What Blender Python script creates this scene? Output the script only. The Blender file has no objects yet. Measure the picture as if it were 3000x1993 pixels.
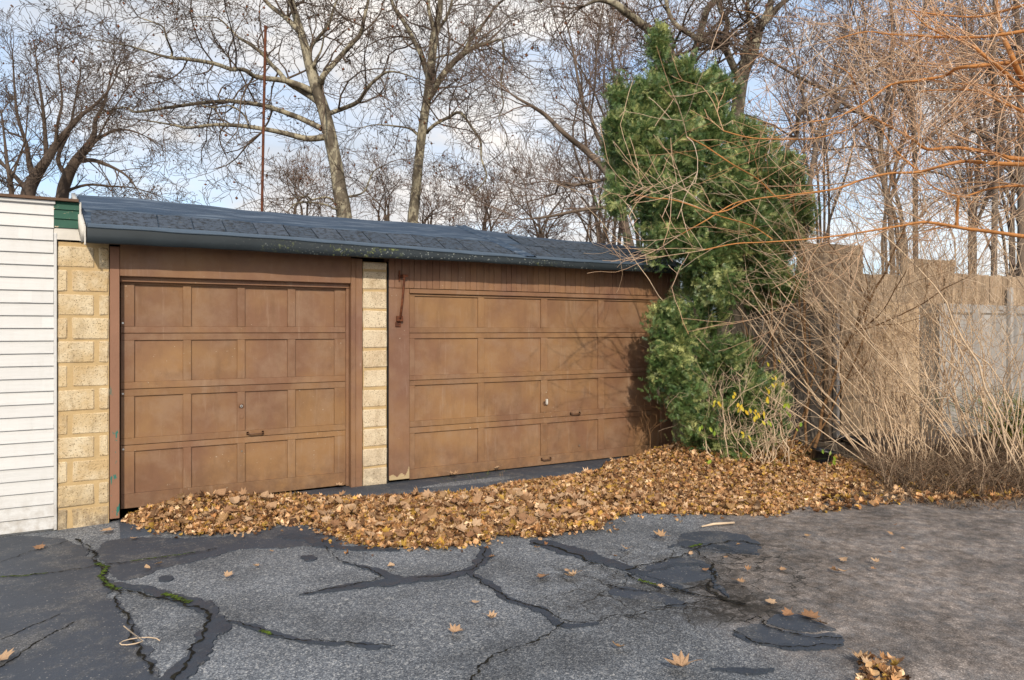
import bpy, math, random
import numpy as np
from mathutils import Vector, Matrix

R = random.Random(11)
NR = np.random.default_rng(5)
SC = bpy.context.scene
COL = SC.collection

# ------------------------------------------------------------------ camera
# world: x runs along the garage front (front plane y = 0, +y is into the garage), z up, door sills at z = 0
FPX, CX, CY = 1650.0, 1180.0, 760.0          # focal length / centre / horizon in a 2360 px wide picture
B_ = 0.566
NB = math.hypot(1, B_)
DIST = FPX / 189.5 / NB                       # camera to garage front
CZ = 1.70
cam_d = bpy.data.cameras.new('camera')
cam = bpy.data.objects.new('camera', cam_d)
COL.objects.link(cam)
cam.location = (0, -DIST, CZ)
cam.rotation_euler = (math.pi / 2, 0, -math.atan(B_))
cam_d.sensor_width = 36
cam_d.lens = 36 * FPX / 2360
cam_d.shift_y = -24 / 2360
cam_d.clip_end = 3000
SC.camera = cam

# ------------------------------------------------------------------ light
TRAVEL = Vector((0.63, 1.61, -1.02)).normalized()   # direction the sunlight travels
SUN_EL = math.asin(-TRAVEL.z)
SUN_ROT = math.atan2(-TRAVEL.x, -TRAVEL.y)
W = bpy.data.worlds.new('World')
SC.world = W
W.use_nodes = True
nt = W.node_tree
for n_ in list(nt.nodes):
    nt.nodes.remove(n_)


def wn(t, **k):
    n_ = nt.nodes.new(t)
    for a_, v_ in k.items():
        setattr(n_, a_, v_)
    return n_


w_out = wn('ShaderNodeOutputWorld')
w_bg = wn('ShaderNodeBackground')
w_bg.inputs['Strength'].default_value = 0.10
nt.links.new(w_bg.outputs[0], w_out.inputs[0])
w_sky = wn('ShaderNodeTexSky', sky_type='NISHITA', sun_disc=False)
w_sky.sun_elevation = SUN_EL
w_sky.sun_rotation = SUN_ROT
w_sky.air_density = 1.0
w_sky.dust_density = 1.5
w_tc = wn('ShaderNodeTexCoord')
w_map = wn('ShaderNodeMapping')
w_map.inputs['Scale'].default_value = (1.0, 1.0, 2.6)
w_map.inputs['Location'].default_value = (0.35, 0.1, 0.2)
nt.links.new(w_tc.outputs['Generated'], w_map.inputs[0])
w_n1 = wn('ShaderNodeTexNoise')
w_n1.inputs['Scale'].default_value = 2.6
w_n1.inputs['Detail'].default_value = 9
w_n1.inputs['Roughness'].default_value = 0.56
w_n1.inputs['Distortion'].default_value = 0.35
nt.links.new(w_map.outputs[0], w_n1.inputs['Vector'])
w_r1 = wn('ShaderNodeValToRGB')
w_r1.color_ramp.elements[0].position = 0.39
w_r1.color_ramp.elements[1].position = 0.58
nt.links.new(w_n1.outputs['Fac'], w_r1.inputs[0])
w_n2 = wn('ShaderNodeTexNoise')
w_n2.inputs['Scale'].default_value = 4.5
w_n2.inputs['Detail'].default_value = 7
nt.links.new(w_map.outputs[0], w_n2.inputs['Vector'])
w_r2 = wn('ShaderNodeValToRGB')
w_r2.color_ramp.elements[0].position = 0.34
w_r2.color_ramp.elements[0].color = (6.4, 6.7, 7.2, 1)
w_r2.color_ramp.elements[1].position = 0.66
w_r2.color_ramp.elements[1].color = (10.4, 9.8, 9.2, 1)
nt.links.new(w_n2.outputs['Fac'], w_r2.inputs[0])
w_sb = wn('ShaderNodeMixRGB', blend_type='ADD')       # thin high veil over the blue
w_sb.inputs[0].default_value = 1.0
w_sb.inputs[2].default_value = (3.1, 4.0, 5.3, 1)
nt.links.new(w_sky.outputs[0], w_sb.inputs[1])
w_mx = wn('ShaderNodeMixRGB')
nt.links.new(w_r1.outputs[0], w_mx.inputs[0])
nt.links.new(w_sb.outputs[0], w_mx.inputs[1])
nt.links.new(w_r2.outputs[0], w_mx.inputs[2])
nt.links.new(w_mx.outputs[0], w_bg.inputs[0])

sun_d = bpy.data.lights.new('sun', 'SUN')
sun_d.energy = 3.1
sun_d.angle = math.radians(0.6)
sun_d.color = (1.0, 0.88, 0.72)
sun = bpy.data.objects.new('sun', sun_d)
COL.objects.link(sun)
sun.rotation_euler = TRAVEL.to_track_quat('-Z', 'Y').to_euler()
sun.location = (-5, -20, 15)

SC.view_settings.view_transform = 'Standard'
SC.view_settings.look = 'None'
SC.view_settings.exposure = 0.10
SC.view_settings.gamma = 1.0
SC.view_settings.use_curve_mapping = False
SC.render.engine = 'CYCLES'
SC.cycles.max_bounces = 6
SC.cycles.transparent_max_bounces = 4


# ------------------------------------------------------------------ places
def ray(px, py):
    u = (px - CX) / FPX
    v = (CY - py) / FPX
    return ((B_ + u) / NB, (1 - B_ * u) / NB, v)       # per metre of depth


def at(px, py, depth):
    d = ray(px, py)
    return Vector((d[0] * depth, -DIST + d[1] * depth, CZ + d[2] * depth))


def on_plane(px, py, y):
    d = ray(px, py)
    t = (y + DIST) / d[1]
    return Vector((d[0] * t, y, CZ + d[2] * t))


def sstep(a, b, x):
    t = np.clip((x - a) / (b - a), 0, 1)
    return t * t * (3 - 2 * t)


def gz(x, y):
    """height of the paved ground"""
    base = -0.075 - 0.02 * sstep(0.6, -0.6, x)
    rise = 0.065 * sstep(-1.1, -0.05, y) * sstep(0.1, 0.7, x)
    return base + rise


def on_ground(px, py, lift=0.0):
    d = ray(px, py)
    z = -0.075
    for _ in range(4):
        t = (z - CZ) / d[2]
        x, y = d[0] * t, -DIST + d[1] * t
        z = float(gz(x, y))
    return Vector((x, y, z + lift))


# ------------------------------------------------------------------ object helpers
def link(o, parent=None):
    COL.objects.link(o)
    if parent is not None:
        o.parent = parent
    return o


def thing(name, label, cat, loc=(0, 0, 0), group=None):
    o = bpy.data.objects.new(name, None)
    o.empty_display_size = 0.1
    COL.objects.link(o)
    o.location = loc
    o['label'] = label
    o['category'] = cat
    if group:
        o['group'] = group
    return o


def tag(o, label=None, cat=None, group=None, kind=None):
    if label:
        o['label'] = label
    if cat:
        o['category'] = cat
    if group:
        o['group'] = group
    if kind:
        o['kind'] = kind
    return o


def np_mesh(name, V, F, mat=None, col=None, smooth=False):
    """V (n,3); F (m,k) array or list of such arrays with one k each"""
    V = np.asarray(V, dtype=np.float32)
    Fs = [np.asarray(f, dtype=np.int32) for f in (F if isinstance(F, list) else [F]) if len(f)]
    me = bpy.data.meshes.new(name)
    me.vertices.add(len(V))
    me.vertices.foreach_set('co', V.ravel())
    loops = np.concatenate([f.ravel() for f in Fs])
    tot = np.concatenate([np.full(len(f), f.shape[1], np.int32) for f in Fs])
    start = np.concatenate([[0], np.cumsum(tot)[:-1]]).astype(np.int32)
    me.loops.add(len(loops))
    me.loops.foreach_set('vertex_index', loops)
    me.polygons.add(len(tot))
    me.polygons.foreach_set('loop_start', start)
    me.polygons.foreach_set('loop_total', tot)
    if smooth:
        me.polygons.foreach_set('use_smooth', np.ones(len(tot), bool))
    me.update(calc_edges=True)
    me.validate()
    if col is not None:
        ca = me.color_attributes.new('col', 'FLOAT_COLOR', 'POINT')
        c4 = np.ones((len(V), 4), np.float32)
        c4[:, :3] = col
        ca.data.foreach_set('color', c4.ravel())
    if mat:
        me.materials.append(mat)
    return me


def obj(name, me, parent=None):
    return link(bpy.data.objects.new(name, me), parent)


class MB:
    """collects shapes into one mesh"""

    def __init__(s):
        s.v = []
        s.f = []

    def add(s, vs, fs):
        b = len(s.v)
        s.v += [tuple(v) for v in vs]
        s.f += [tuple(i + b for i in f) for f in fs]

    def box(s, x0, x1, y0, y1, z0, z1, c=0.004, jit=0.0):
        lo, hi = (x0, y0, z0), (x1, y1, z1)
        vs, idx = [], {}
        for i in range(8):
            sg = [(i >> k) & 1 for k in range(3)]
            co = [hi[k] if sg[k] else lo[k] for k in range(3)]
            j = [R.uniform(-jit, jit) for _ in range(3)] if jit else (0, 0, 0)
            for ax in range(3):
                p = list(co)
                for k in range(3):
                    if k != ax:
                        p[k] += -c if sg[k] else c
                    p[k] += j[k]
                idx[(i, ax)] = len(vs)
                vs.append(p)
        fs = []
        for ax in range(3):
            o1, o2 = (ax + 1) % 3, (ax + 2) % 3
            for sd in (0, 1):
                q = [(sd << ax) | (a << o1) | (b << o2) for a, b in ((0, 0), (1, 0), (1, 1), (0, 1))]
                f = [idx[(c_, ax)] for c_ in q]
                fs.append(f if sd else f[::-1])
        for ax in range(3):
            o1, o2 = (ax + 1) % 3, (ax + 2) % 3
            for a in (0, 1):
                for b in (0, 1):
                    p = (a << o1) | (b << o2)
                    q = p | (1 << ax)
                    f = [idx[(p, o1)], idx[(q, o1)], idx[(q, o2)], idx[(p, o2)]]
                    fs.append(f if (a ^ b) == 0 else f[::-1])
        for i in range(8):
            f = [idx[(i, 0)], idx[(i, 1)], idx[(i, 2)]]
            fs.append(f if (bin(i).count('1') % 2 == 1) else f[::-1])
        s.add(vs, fs)
        return s

    def prism(s, prof, x0, x1):
        """profile of (y,z) points pushed along x"""
        k = len(prof)
        vs = [(x0, y, z) for y, z in prof] + [(x1, y, z) for y, z in prof]
        fs = [(i, (i + 1) % k, k + (i + 1) % k, k + i) for i in range(k)]
        fs += [tuple(range(k))[::-1], tuple(range(k, 2 * k))]
        s.add(vs, fs)
        return s

    def tube(s, pts, rad, k=8, caps=True):
        pts = [Vector(p) for p in pts]
        if not hasattr(rad, '__len__'):
            rad = [rad] * len(pts)
        rings = []
        ref = Vector((0.31, 0.17, 0.93))
        for i, p in enumerate(pts):
            t = (pts[min(i + 1, len(pts) - 1)] - pts[max(i - 1, 0)]).normalized()
            a = t.cross(ref)
            if a.length < 1e-3:
                a = t.cross(Vector((1, 0, 0)))
            a.normalize()
            b = t.cross(a)
            rings.append([p + (a * math.cos(2 * math.pi * j / k) + b * math.sin(2 * math.pi * j / k)) * rad[i] for j in range(k)])
        vs = [v for r in rings for v in r]
        fs = []
        for i in range(len(rings) - 1):
            for j in range(k):
                fs.append((i * k + j, (i * k + (j + 1) % k), (i + 1) * k + (j + 1) % k, (i + 1) * k + j))
        if caps:
            fs.append(tuple(range(k))[::-1])
            fs.append(tuple(range((len(rings) - 1) * k, len(rings) * k)))
        s.add(vs, fs)
        return s

    def lathe(s, prof, cx, cy, k=20):
        """profile of (r,z)"""
        vs = [(cx + r * math.cos(2 * math.pi * j / k), cy + r * math.sin(2 * math.pi * j / k), z) for r, z in prof for j in range(k)]
        fs = []
        for i in range(len(prof) - 1):
            for j in range(k):
                fs.append((i * k + j, i * k + (j + 1) % k, (i + 1) * k + (j + 1) % k, (i + 1) * k + j))
        s.add(vs, fs)
        return s

    def mesh(s, name, mat, smooth=False):
        me = bpy.data.meshes.new(name)
        me.from_pydata(s.v, [], s.f)
        me.update()
        if smooth:
            for p in me.polygons:
                p.use_smooth = True
        me.materials.append(mat)
        return me

    def build(s, name, mat, parent=None, smooth=False):
        return obj(name, s.mesh(name, mat, smooth), parent)


# ------------------------------------------------------------------ materials
class Mat:
    def __init__(s, name, rough=0.8, spec=0.3):
        s.m = bpy.data.materials.new(name)
        s.m.use_nodes = True
        s.t = s.m.node_tree
        s.b = s.t.nodes['Principled BSDF']
        s.b.inputs['Roughness'].default_value = rough
        s.b.inputs['Specular IOR Level'].default_value = spec
        s.co = s.t.nodes.new('ShaderNodeTexCoord').outputs['Object']
        s.bump_last = None

    def n(s, t, **k):
        nd = s.t.nodes.new(t)
        for a, v in k.items():
            setattr(nd, a, v)
        return nd

    def l(s, a, b):
        s.t.links.new(a, b)

    def mapped(s, sc, src=None):
        mp = s.n('ShaderNodeMapping')
        mp.inputs['Scale'].default_value = sc
        s.l(src or s.co, mp.inputs[0])
        return mp.outputs[0]

    def noise(s, scale, detail=4, rough=0.55, vec=None, dist=0.0):
        nd = s.n('ShaderNodeTexNoise')
        nd.inputs['Scale'].default_value = scale
        nd.inputs['Detail'].default_value = detail
        nd.inputs['Roughness'].default_value = rough
        nd.inputs['Distortion'].default_value = dist
        s.l(vec or s.co, nd.inputs['Vector'])
        return nd.outputs['Fac']

    def vor(s, scale, feature='F1', vec=None, out='Distance'):
        nd = s.n('ShaderNodeTexVoronoi', feature=feature)
        nd.inputs['Scale'].default_value = scale
        s.l(vec or s.co, nd.inputs['Vector'])
        return nd.outputs[out]

    def ramp(s, fac, stops):
        nd = s.n('ShaderNodeValToRGB')
        e = nd.color_ramp.elements
        while len(e) < len(stops):
            e.new(0.5)
        for el, (p, c) in zip(e, stops):
            el.position = p
            el.color = (c, c, c, 1) if not hasattr(c, '__len__') else (*c, 1)
        s.l(fac, nd.inputs[0])
        return nd.outputs[0]

    def mix(s, fac, a, b, mode='MIX'):
        nd = s.n('ShaderNodeMixRGB', blend_type=mode)
        for i, x in ((0, fac), (1, a), (2, b)):
            if isinstance(x, (int, float)):
                nd.inputs[i].default_value = x if i == 0 else (x, x, x, 1)
            elif isinstance(x, tuple):
                nd.inputs[i].default_value = (*x, 1)
            else:
                s.l(x, nd.inputs[i])
        return nd.outputs[0]

    def attr(s, name='col', out='Color'):
        nd = s.n('ShaderNodeAttribute', attribute_name=name)
        return nd.outputs[out]

    def rand(s):
        return s.n('ShaderNodeObjectInfo').outputs['Random']

    def sep(s, vec=None):
        nd = s.n('ShaderNodeSeparateXYZ')
        s.l(vec or s.co, nd.inputs[0])
        return nd.outputs

    def color(s, c):
        if isinstance(c, tuple):
            s.b.inputs['Base Color'].default_value = (*c, 1)
        else:
            s.l(c, s.b.inputs['Base Color'])
        return s

    def rough(s, c):
        s.l(c, s.b.inputs['Roughness'])
        return s

    def bump(s, h, dist=0.004, strength=1.0):
        nd = s.n('ShaderNodeBump')
        nd.inputs['Distance'].default_value = dist
        nd.inputs['Strength'].default_value = strength
        s.l(h, nd.inputs['Height'])
        if s.bump_last is not None:
            s.l(s.bump_last, nd.inputs['Normal'])
        s.bump_last = nd.outputs[0]
        s.l(nd.outputs[0], s.b.inputs['Normal'])
        return s


def hue(m, base, lo, hi, fac):
    return m.mix(fac, tuple(c * lo for c in base), tuple(c * hi for c in base))


# brown painted doors
def paint_mat(name, base, grain=(3, 3, 60), fade=0.35):
    m = Mat(name, 0.55, 0.3)
    off = m.n('ShaderNodeVectorMath', operation='ADD')
    m.l(m.co, off.inputs[0])
    cx = m.n('ShaderNodeMath', operation='MULTIPLY')
    cx.inputs[1].default_value = 3.0
    m.l(m.rand(), cx.inputs[0])
    m.l(cx.outputs[0], off.inputs[1])
    v = off.outputs[0]
    big = m.ramp(m.noise(0.9, 5, 0.6), [(0.40, 0.0), (0.60, 1.0)])
    c = m.mix(big, (base[0] * .80, base[1] * .76, base[2] * .84), (base[0] * 1.12, base[1] * 1.14, base[2] * 1.0))
    c = m.mix(m.rand(), m.mix(1.0, c, 0.93, 'MULTIPLY'), m.mix(1.0, c, 1.05, 'MULTIPLY'))
    dust = m.ramp(m.noise(3.2, 7, 0.68, v), [(0.46, 0.0), (0.64, 1.0)])
    c = m.mix(m.mix(1.0, dust, fade, 'MULTIPLY'), c, (base[0] * 1.10 + 0.04, base[1] * 1.25 + 0.045, base[2] * 1.4 + 0.045))
    stain = m.ramp(m.noise(2.1, 6, 0.7), [(0.57, 0.0), (0.68, 0.32)])
    c = m.mix(stain, c, (base[0] * .50, base[1] * .50, base[2] * .56))
    streak = m.noise(2.6, 6, 0.7, m.mapped((3, 3, 0.6), v))
    c = m.mix(m.ramp(streak, [(0.52, 0.0), (0.70, 0.34)]), c, tuple(x * 0.55 for x in base))
    drips = m.noise(3.5, 5, 0.7, m.mapped((4, 4, 0.35)))
    c = m.mix(m.ramp(drips, [(0.58, 0.0), (0.70, 0.28)]), c, (base[0] * 1.3 + .05, base[1] * 1.6 + .05, base[2] * 2 + .05))
    zr = m.n('ShaderNodeMapRange')
    m.l(m.sep()['Z'], zr.inputs[0])
    for i, q in ((1, 0.02), (2, 0.42), (3, 1.0), (4, 0.0)):
        zr.inputs[i].default_value = q
    splash = m.mix(1.0, zr.outputs[0], m.ramp(m.noise(9, 6, 0.7), [(0.38, 0.0), (0.62, 0.75)]), 'MULTIPLY')
    c = m.mix(splash, c, (0.15, 0.085, 0.05))
    gate = m.ramp(m.noise(1.7, 3), [(0.50, 0.0), (0.60, 1.0)])
    chips = m.mix(1.0, m.ramp(m.noise(34, 3, 0.6), [(0.70, 0.0), (0.72, 1.0)]), gate, 'MULTIPLY')
    c = m.mix(chips, c, (0.50, 0.42, 0.32))
    m.color(c)
    m.bump(m.noise(14, 3, 0.6, m.mapped(grain)), 0.002)
    m.bump(m.noise(2.2, 3, 0.5), 0.008)
    m.rough(m.ramp(m.noise(4, 5, .6), [(0.3, 0.38), (0.7, 0.75)]))
    return m.m


M = {}
M['door'] = paint_mat('door_paint', (0.264, 0.146, 0.076), (30, 3, 2))
M['trim'] = paint_mat('trim_paint', (0.262, 0.143, 0.083), (30, 3, 2), 0.25)
m = Mat('jamb_paint', 0.6)                         # old green paint shows where the brown has peeled
cb = hue(m, (0.28, 0.145, 0.090), 0.8, 1.1, m.noise(5, 4))
zz = m.sep()['Z']
lowz = m.ramp(zz, [(0.0, 1.0), (1.0, 1.0)])
peel_n = m.noise(11, 4, 0.6, m.mapped((1.6, 1, 0.7)))
zgate = m.n('ShaderNodeMapRange')
m.l(zz, zgate.inputs[0])
for i_, v_ in ((1, 1.0), (2, 1.25), (3, 1.0), (4, 0.0)):
    zgate.inputs[i_].default_value = v_
pk = m.mix(1.0, m.ramp(peel_n, [(0.60, 0.0), (0.615, 1.0)]), zgate.outputs[0], 'MULTIPLY')
cb = m.mix(pk, cb, (0.03, 0.16, 0.13))
m.color(cb).bump(m.noise(20, 3, 0.6, m.mapped((8, 8, 1))), 0.002)
M['jamb'] = m.m

# yellow concrete block, and the paler one of the middle pier
for bname_, b0_, b1_ in (('block', (0.56, 0.405, 0.215), (0.66, 0.52, 0.315)), ('block_pale', (0.62, 0.49, 0.325), (0.70, 0.59, 0.43))):
  m = Mat(bname_, 0.95, 0.15)
  c = m.mix(m.rand(), b0_, b1_)
  c = m.mix(m.ramp(m.noise(3.0, 6, 0.65), [(0.42, 0.0), (0.68, 1.0)]), c, (0.76, 0.66, 0.48))
  c = m.mix(m.ramp(m.noise(4.2, 6, 0.7, m.mapped((1.5, 1, 0.6))), [(0.52, 0.0), (0.74, 0.75)]), c, (0.30, 0.21, 0.11))
  zr = m.n('ShaderNodeMapRange')
  m.l(m.sep()['Z'], zr.inputs[0])
  for i_, v_ in ((1, -0.1), (2, 0.40), (3, 1.0), (4, 0.0)):
      zr.inputs[i_].default_value = v_
  c = m.mix(m.mix(1.0, zr.outputs[0], m.ramp(m.noise(8, 6, .7), [(0.38, 0.0), (0.6, 0.9)]), 'MULTIPLY'), c, (0.19, 0.15, 0.11))
  pit = m.ramp(m.noise(85, 4, 0.75), [(0.37, 1.0), (0.43, 0.0)])
  pit2 = m.mix(1.0, m.ramp(m.vor(170), [(0.08, 1.0), (0.20, 0.0)]), m.ramp(m.noise(9, 4), [(0.4, 0.0), (0.6, 1.0)]), 'MULTIPLY')
  c = m.mix(pit, c, (0.16, 0.10, 0.045))
  c = m.mix(m.mix(1.0, pit2, 0.55, 'MULTIPLY'), c, (0.22, 0.14, 0.06))
  m.color(c)
  m.bump(m.noise(60, 4, 0.7), 0.010)
  m.bump(m.noise(9, 3), 0.012)
  M[bname_] = m.m
m = Mat('mortar', 0.95, 0.1)
c = hue(m, (0.58, 0.42, 0.22), 0.65, 1.1, m.noise(7, 5))
m.color(c).bump(m.noise(50, 4, 0.7), 0.006)
M['mortar'] = m.m

# white aluminium siding
m = Mat('white_siding', 0.5, 0.35)
c = hue(m, (0.62, 0.62, 0.61), 0.90, 1.05, m.noise(2.2, 5, 0.6, m.mapped((1, 1, 2))))
c = m.mix(m.rand(), m.mix(1.0, c, 0.97, 'MULTIPLY'), m.mix(1.0, c, 1.03, 'MULTIPLY'))
c = m.mix(m.ramp(m.noise(6, 7, 0.72, m.mapped((2.5, 2, 0.5))), [(0.50, 0.0), (0.80, 0.22)]), c, (0.42, 0.39, 0.33))
zr = m.n('ShaderNodeMapRange')
m.l(m.sep()['Z'], zr.inputs[0])
for i_, v_ in ((1, -0.08), (2, 0.30), (3, 1.0), (4, 0.0)):
    zr.inputs[i_].default_value = v_
c = m.mix(m.mix(1.0, zr.outputs[0], m.ramp(m.noise(14, 6, .7), [(0.40, 0.0), (0.66, 0.7)]), 'MULTIPLY'), c, (0.30, 0.26, 0.21))
m.color(c).bump(m.noise(5, 3, 0.5, m.mapped((0.6, 1, 6))), 0.003)
M['white'] = m.m
m = Mat('old_white_trim', 0.7)
c = hue(m, (0.66, 0.63, 0.57), 0.75, 1.05, m.noise(9, 5))
c = m.mix(m.ramp(m.noise(16, 5, 0.7), [(0.62, 0.0), (0.68, 1.0)]), c, (0.25, 0.15, 0.08))
m.color(c).bump(m.noise(25, 4), 0.003)
M['oldwhite'] = m.m
m = Mat('green_clapboard', 0.6)
c = hue(m, (0.015, 0.085, 0.055), 0.7, 1.2, m.noise(8, 4))
c = m.mix(m.ramp(m.noise(13, 4, 0.6, m.mapped((1, 1, 2.5))), [(0.63, 0.0), (0.65, 1.0)]), c, (0.50, 0.40, 0.27))
m.color(c).bump(m.noise(20, 3), 0.002)
M['green'] = m.m
m = Mat('brown_roof_edge', 0.8)
m.color(hue(m, (0.115, 0.070, 0.045), 0.5, 1.6, m.noise(12, 5))).bump(m.noise(20, 3), 0.003)
M['brownedge'] = m.m

# roof
m = Mat('roll_roofing', 0.55, 0.35)
c = hue(m, (0.028, 0.050, 0.085), 0.65, 1.35, m.noise(3, 5, 0.6, m.mapped((0.6, 2.5, 2.5))))
wear = m.ramp(m.noise(4, 7, 0.7, m.mapped((0.45, 4.5, 4.5))), [(0.50, 0.0), (0.64, 1.0)])
c = m.mix(m.mix(1.0, wear, 0.6, 'MULTIPLY'), c, (0.16, 0.20, 0.25))
m.color(c).bump(m.noise(260, 2, 0.6), 0.0012).bump(m.noise(2.2, 3, 0.5, m.mapped((0.8, 1.5, 1.5))), 0.02)
M['roofing'] = m.m
m = Mat('shingle', 0.72, 0.35)
c = m.mix(m.rand(), (0.046, 0.064, 0.090), (0.062, 0.080, 0.108))
c = m.mix(m.ramp(m.noise(20, 7, 0.78), [(0.49, 0.0), (0.56, 0.9)]), c, (0.014, 0.016, 0.018))
c = m.mix(m.ramp(m.noise(11, 4, 0.6), [(0.62, 0.0), (0.70, 0.5)]), c, (0.13, 0.13, 0.125))
m.color(c).bump(m.noise(300, 2, 0.6), 0.0015).bump(m.noise(30, 4), 0.003)
M['shingle'] = m.m
m = Mat('eave_fascia', 0.6, 0.3)
xx = m.sep()['X']
c = hue(m, (0.022, 0.030, 0.036), 0.7, 1.4, m.noise(4, 4))
spots = m.vor(34, 'F1', m.mapped((1, 1, 1)))
sp_gate = m.noise(1.3, 3, 0.6)
sp = m.mix(1.0, m.ramp(spots, [(0.20, 1.0), (0.30, 0.0)]), m.ramp(sp_gate, [(0.42, 0.0), (0.50, 1.0)]), 'MULTIPLY')
xg = m.n('ShaderNodeMapRange')
m.l(xx, xg.inputs[0])
xg.inputs[1].default_value = 0.9
xg.inputs[2].default_value = 2.4
sp = m.mix(1.0, sp, xg.outputs[0], 'MULTIPLY')
c = m.mix(m.mix(1.0, sp, m.ramp(m.noise(19, 3), [(.40, 0.0), (.62, .8)]), 'MULTIPLY'), c, (0.32, 0.35, 0.33))
moss = m.mix(1.0, m.ramp(m.noise(26, 5, 0.75), [(0.55, 0.0), (0.60, 0.9)]), m.ramp(m.noise(2.2, 2), [(0.54, 0.0), (0.64, 1.0)]), 'MULTIPLY')
moss = m.mix(1.0, moss, xg.outputs[0], 'MULTIPLY')
c = m.mix(moss, c, (0.19, 0.22, 0.085))
m.color(c).bump(m.noise(3, 3), 0.002).bump(m.mix(1.0, moss, sp, 'ADD'), 0.003)
M['fascia'] = m.m
m = Mat('roof_edge_metal', 0.5, 0.45)
m.color(hue(m, (0.060, 0.088, 0.122), 0.4, 1.6, m.noise(4, 7, 0.7, m.mapped((1, 3, 3))))).bump(m.noise(6, 3), 0.003)
M['drip'] = m.m
m = Mat('dark_soffit', 0.85)
m.color(hue(m, (0.05, 0.05, 0.045), 0.7, 1.2, m.noise(6, 3)))
M['soffit'] = m.m

# metals
m = Mat('rusty_steel', 0.8, 0.4)
c = m.ramp(m.noise(22, 6, 0.7), [(0.3, (0.035, 0.014, 0.008)), (0.55, (0.13, 0.038, 0.014)), (0.75, (0.24, 0.085, 0.03))])
m.color(c).bump(m.noise(60, 4), 0.002)
M['rust'] = m.m
m = Mat('dull_metal', 0.45, 0.5)
m.b.inputs['Metallic'].default_value = 0.6
m.color(hue(m, (0.34, 0.30, 0.25), 0.4, 1.2, m.noise(60, 4)))
M['metal'] = m.m
m = Mat('painted_handle', 0.5, 0.4)
m.color(m.mix(m.ramp(m.noise(40, 4), [(0.5, 0.0), (0.62, 1.0)]), (0.15, 0.075, 0.038), (0.04, 0.022, 0.015)))
M['handle'] = m.m
m = Mat('bright_metal', 0.3, 0.5)
m.b.inputs['Metallic'].default_value = 0.8
m.color((0.72, 0.70, 0.66))
M['bright'] = m.m
m = Mat('black_hole', 0.9)
m.color((0.01, 0.01, 0.01))
M['hole'] = m.m
m = Mat('bare_wood', 0.8)
m.color(hue(m, (0.50, 0.38, 0.22), 0.6, 1.2, m.noise(12, 4, 0.6, m.mapped((1, 1, 5))))).bump(m.noise(25, 3), 0.003)
M['barewood'] = m.m
m = Mat('black_plastic', 0.4, 0.5)
m.color(hue(m, (0.012, 0.014, 0.018), 0.7, 1.6, m.noise(10, 4)))
M['plastic'] = m.m


# wood planks (grain runs along z)
def wood_mat(name, a, b, knot=True, dirt=0.5):
    m = Mat(name, 0.85, 0.15)
    off = m.n('ShaderNodeVectorMath', operation='ADD')
    m.l(m.co, off.inputs[0])
    cx = m.n('ShaderNodeCombineXYZ')
    mul = m.n('ShaderNodeMath', operation='MULTIPLY')
    mul.inputs[1].default_value = 37.0
    m.l(m.rand(), mul.inputs[0])
    for i in range(3):
        m.l(mul.outputs[0], cx.inputs[i])
    m.l(cx.outputs[0], off.inputs[1])
    v = off.outputs[0]
    g = m.noise(7, 5, 0.6, m.mapped((9, 9, 0.7), v), 0.4)
    c = m.mix(m.ramp(g, [(0.3, 0.0), (0.7, 1.0)]), a, b)
    c = m.mix(m.rand(), m.mix(1.0, c, 0.58, 'MULTIPLY'), c)
    c = m.mix(m.ramp(m.noise(2.5, 5, 0.6, v), [(0.45, 0.0), (0.75, dirt)]), c, tuple(x * 0.42 for x in a))
    if knot:
        k = m.vor(3.2, 'F1', m.mapped((1.6, 1.6, 0.8), v))
        c = m.mix(m.ramp(k, [(0.05, 0.85), (0.10, 0.0)]), c, tuple(x * 0.25 for x in a))
    m.color(c).bump(g, 0.003)
    return m.m


M['fence_brown'] = wood_mat('weathered_brown_plank', (0.36, 0.255, 0.165), (0.54, 0.41, 0.285))
M['fence_tan'] = wood_mat('new_tan_board', (0.58, 0.40, 0.235), (0.72, 0.54, 0.36), True, 0.2)
M['fence_grey'] = wood_mat('silver_grey_plank', (0.38, 0.355, 0.33), (0.54, 0.51, 0.475))
M['fence_dark'] = wood_mat('dark_or_shaded_plank', (0.15, 0.125, 0.10), (0.23, 0.195, 0.155), False)  # dark timber; also carries the shade painted on the lower fence panel
M['log_end'] = wood_mat('cut_log', (0.45, 0.33, 0.18), (0.55, 0.42, 0.24), False)

# asphalt
m = Mat('asphalt', 0.82, 0.35)
P = m.n('ShaderNodeNewGeometry').outputs['Position']
rv = m.vor(150, 'F1', P, 'Color')
sv = m.sep(rv)
fine = m.ramp(sv['X'], [(0.0, (0.040, 0.045, 0.055)), (0.36, (0.100, 0.111, 0.127)), (0.68, (0.195, 0.212, 0.232)), (0.86, (0.335, 0.35, 0.365)), (1.0, (0.58, 0.57, 0.55))])
rv2 = m.sep(m.vor(60, 'F1', P, 'Color'))
coarse = m.ramp(rv2['Y'], [(0.0, (0.064, 0.072, 0.086)), (0.7, (0.136, 0.149, 0.168)), (0.92, (0.225, 0.24, 0.255)), (1.0, (0.55, 0.54, 0.51))])
c = m.mix(0.38, fine, coarse)
blot = m.ramp(m.noise(1.1, 6, 0.62, P), [(0.34, 0.58), (0.60, 1.15)])
c = m.mix(1.0, c, blot, 'MULTIPLY')
c = m.mix(m.ramp(m.noise(3.1, 6, 0.7, P), [(0.60, 0.0), (0.70, 0.42)]), c, (0.060, 0.068, 0.082))
ca = m.sep(m.attr('col'))
dirtc = m.ramp(m.noise(11, 7, 0.75, P), [(0.30, (0.070, 0.058, 0.050)), (0.47, (0.190, 0.158, 0.136)), (0.64, (0.36, 0.305, 0.265))])
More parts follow.
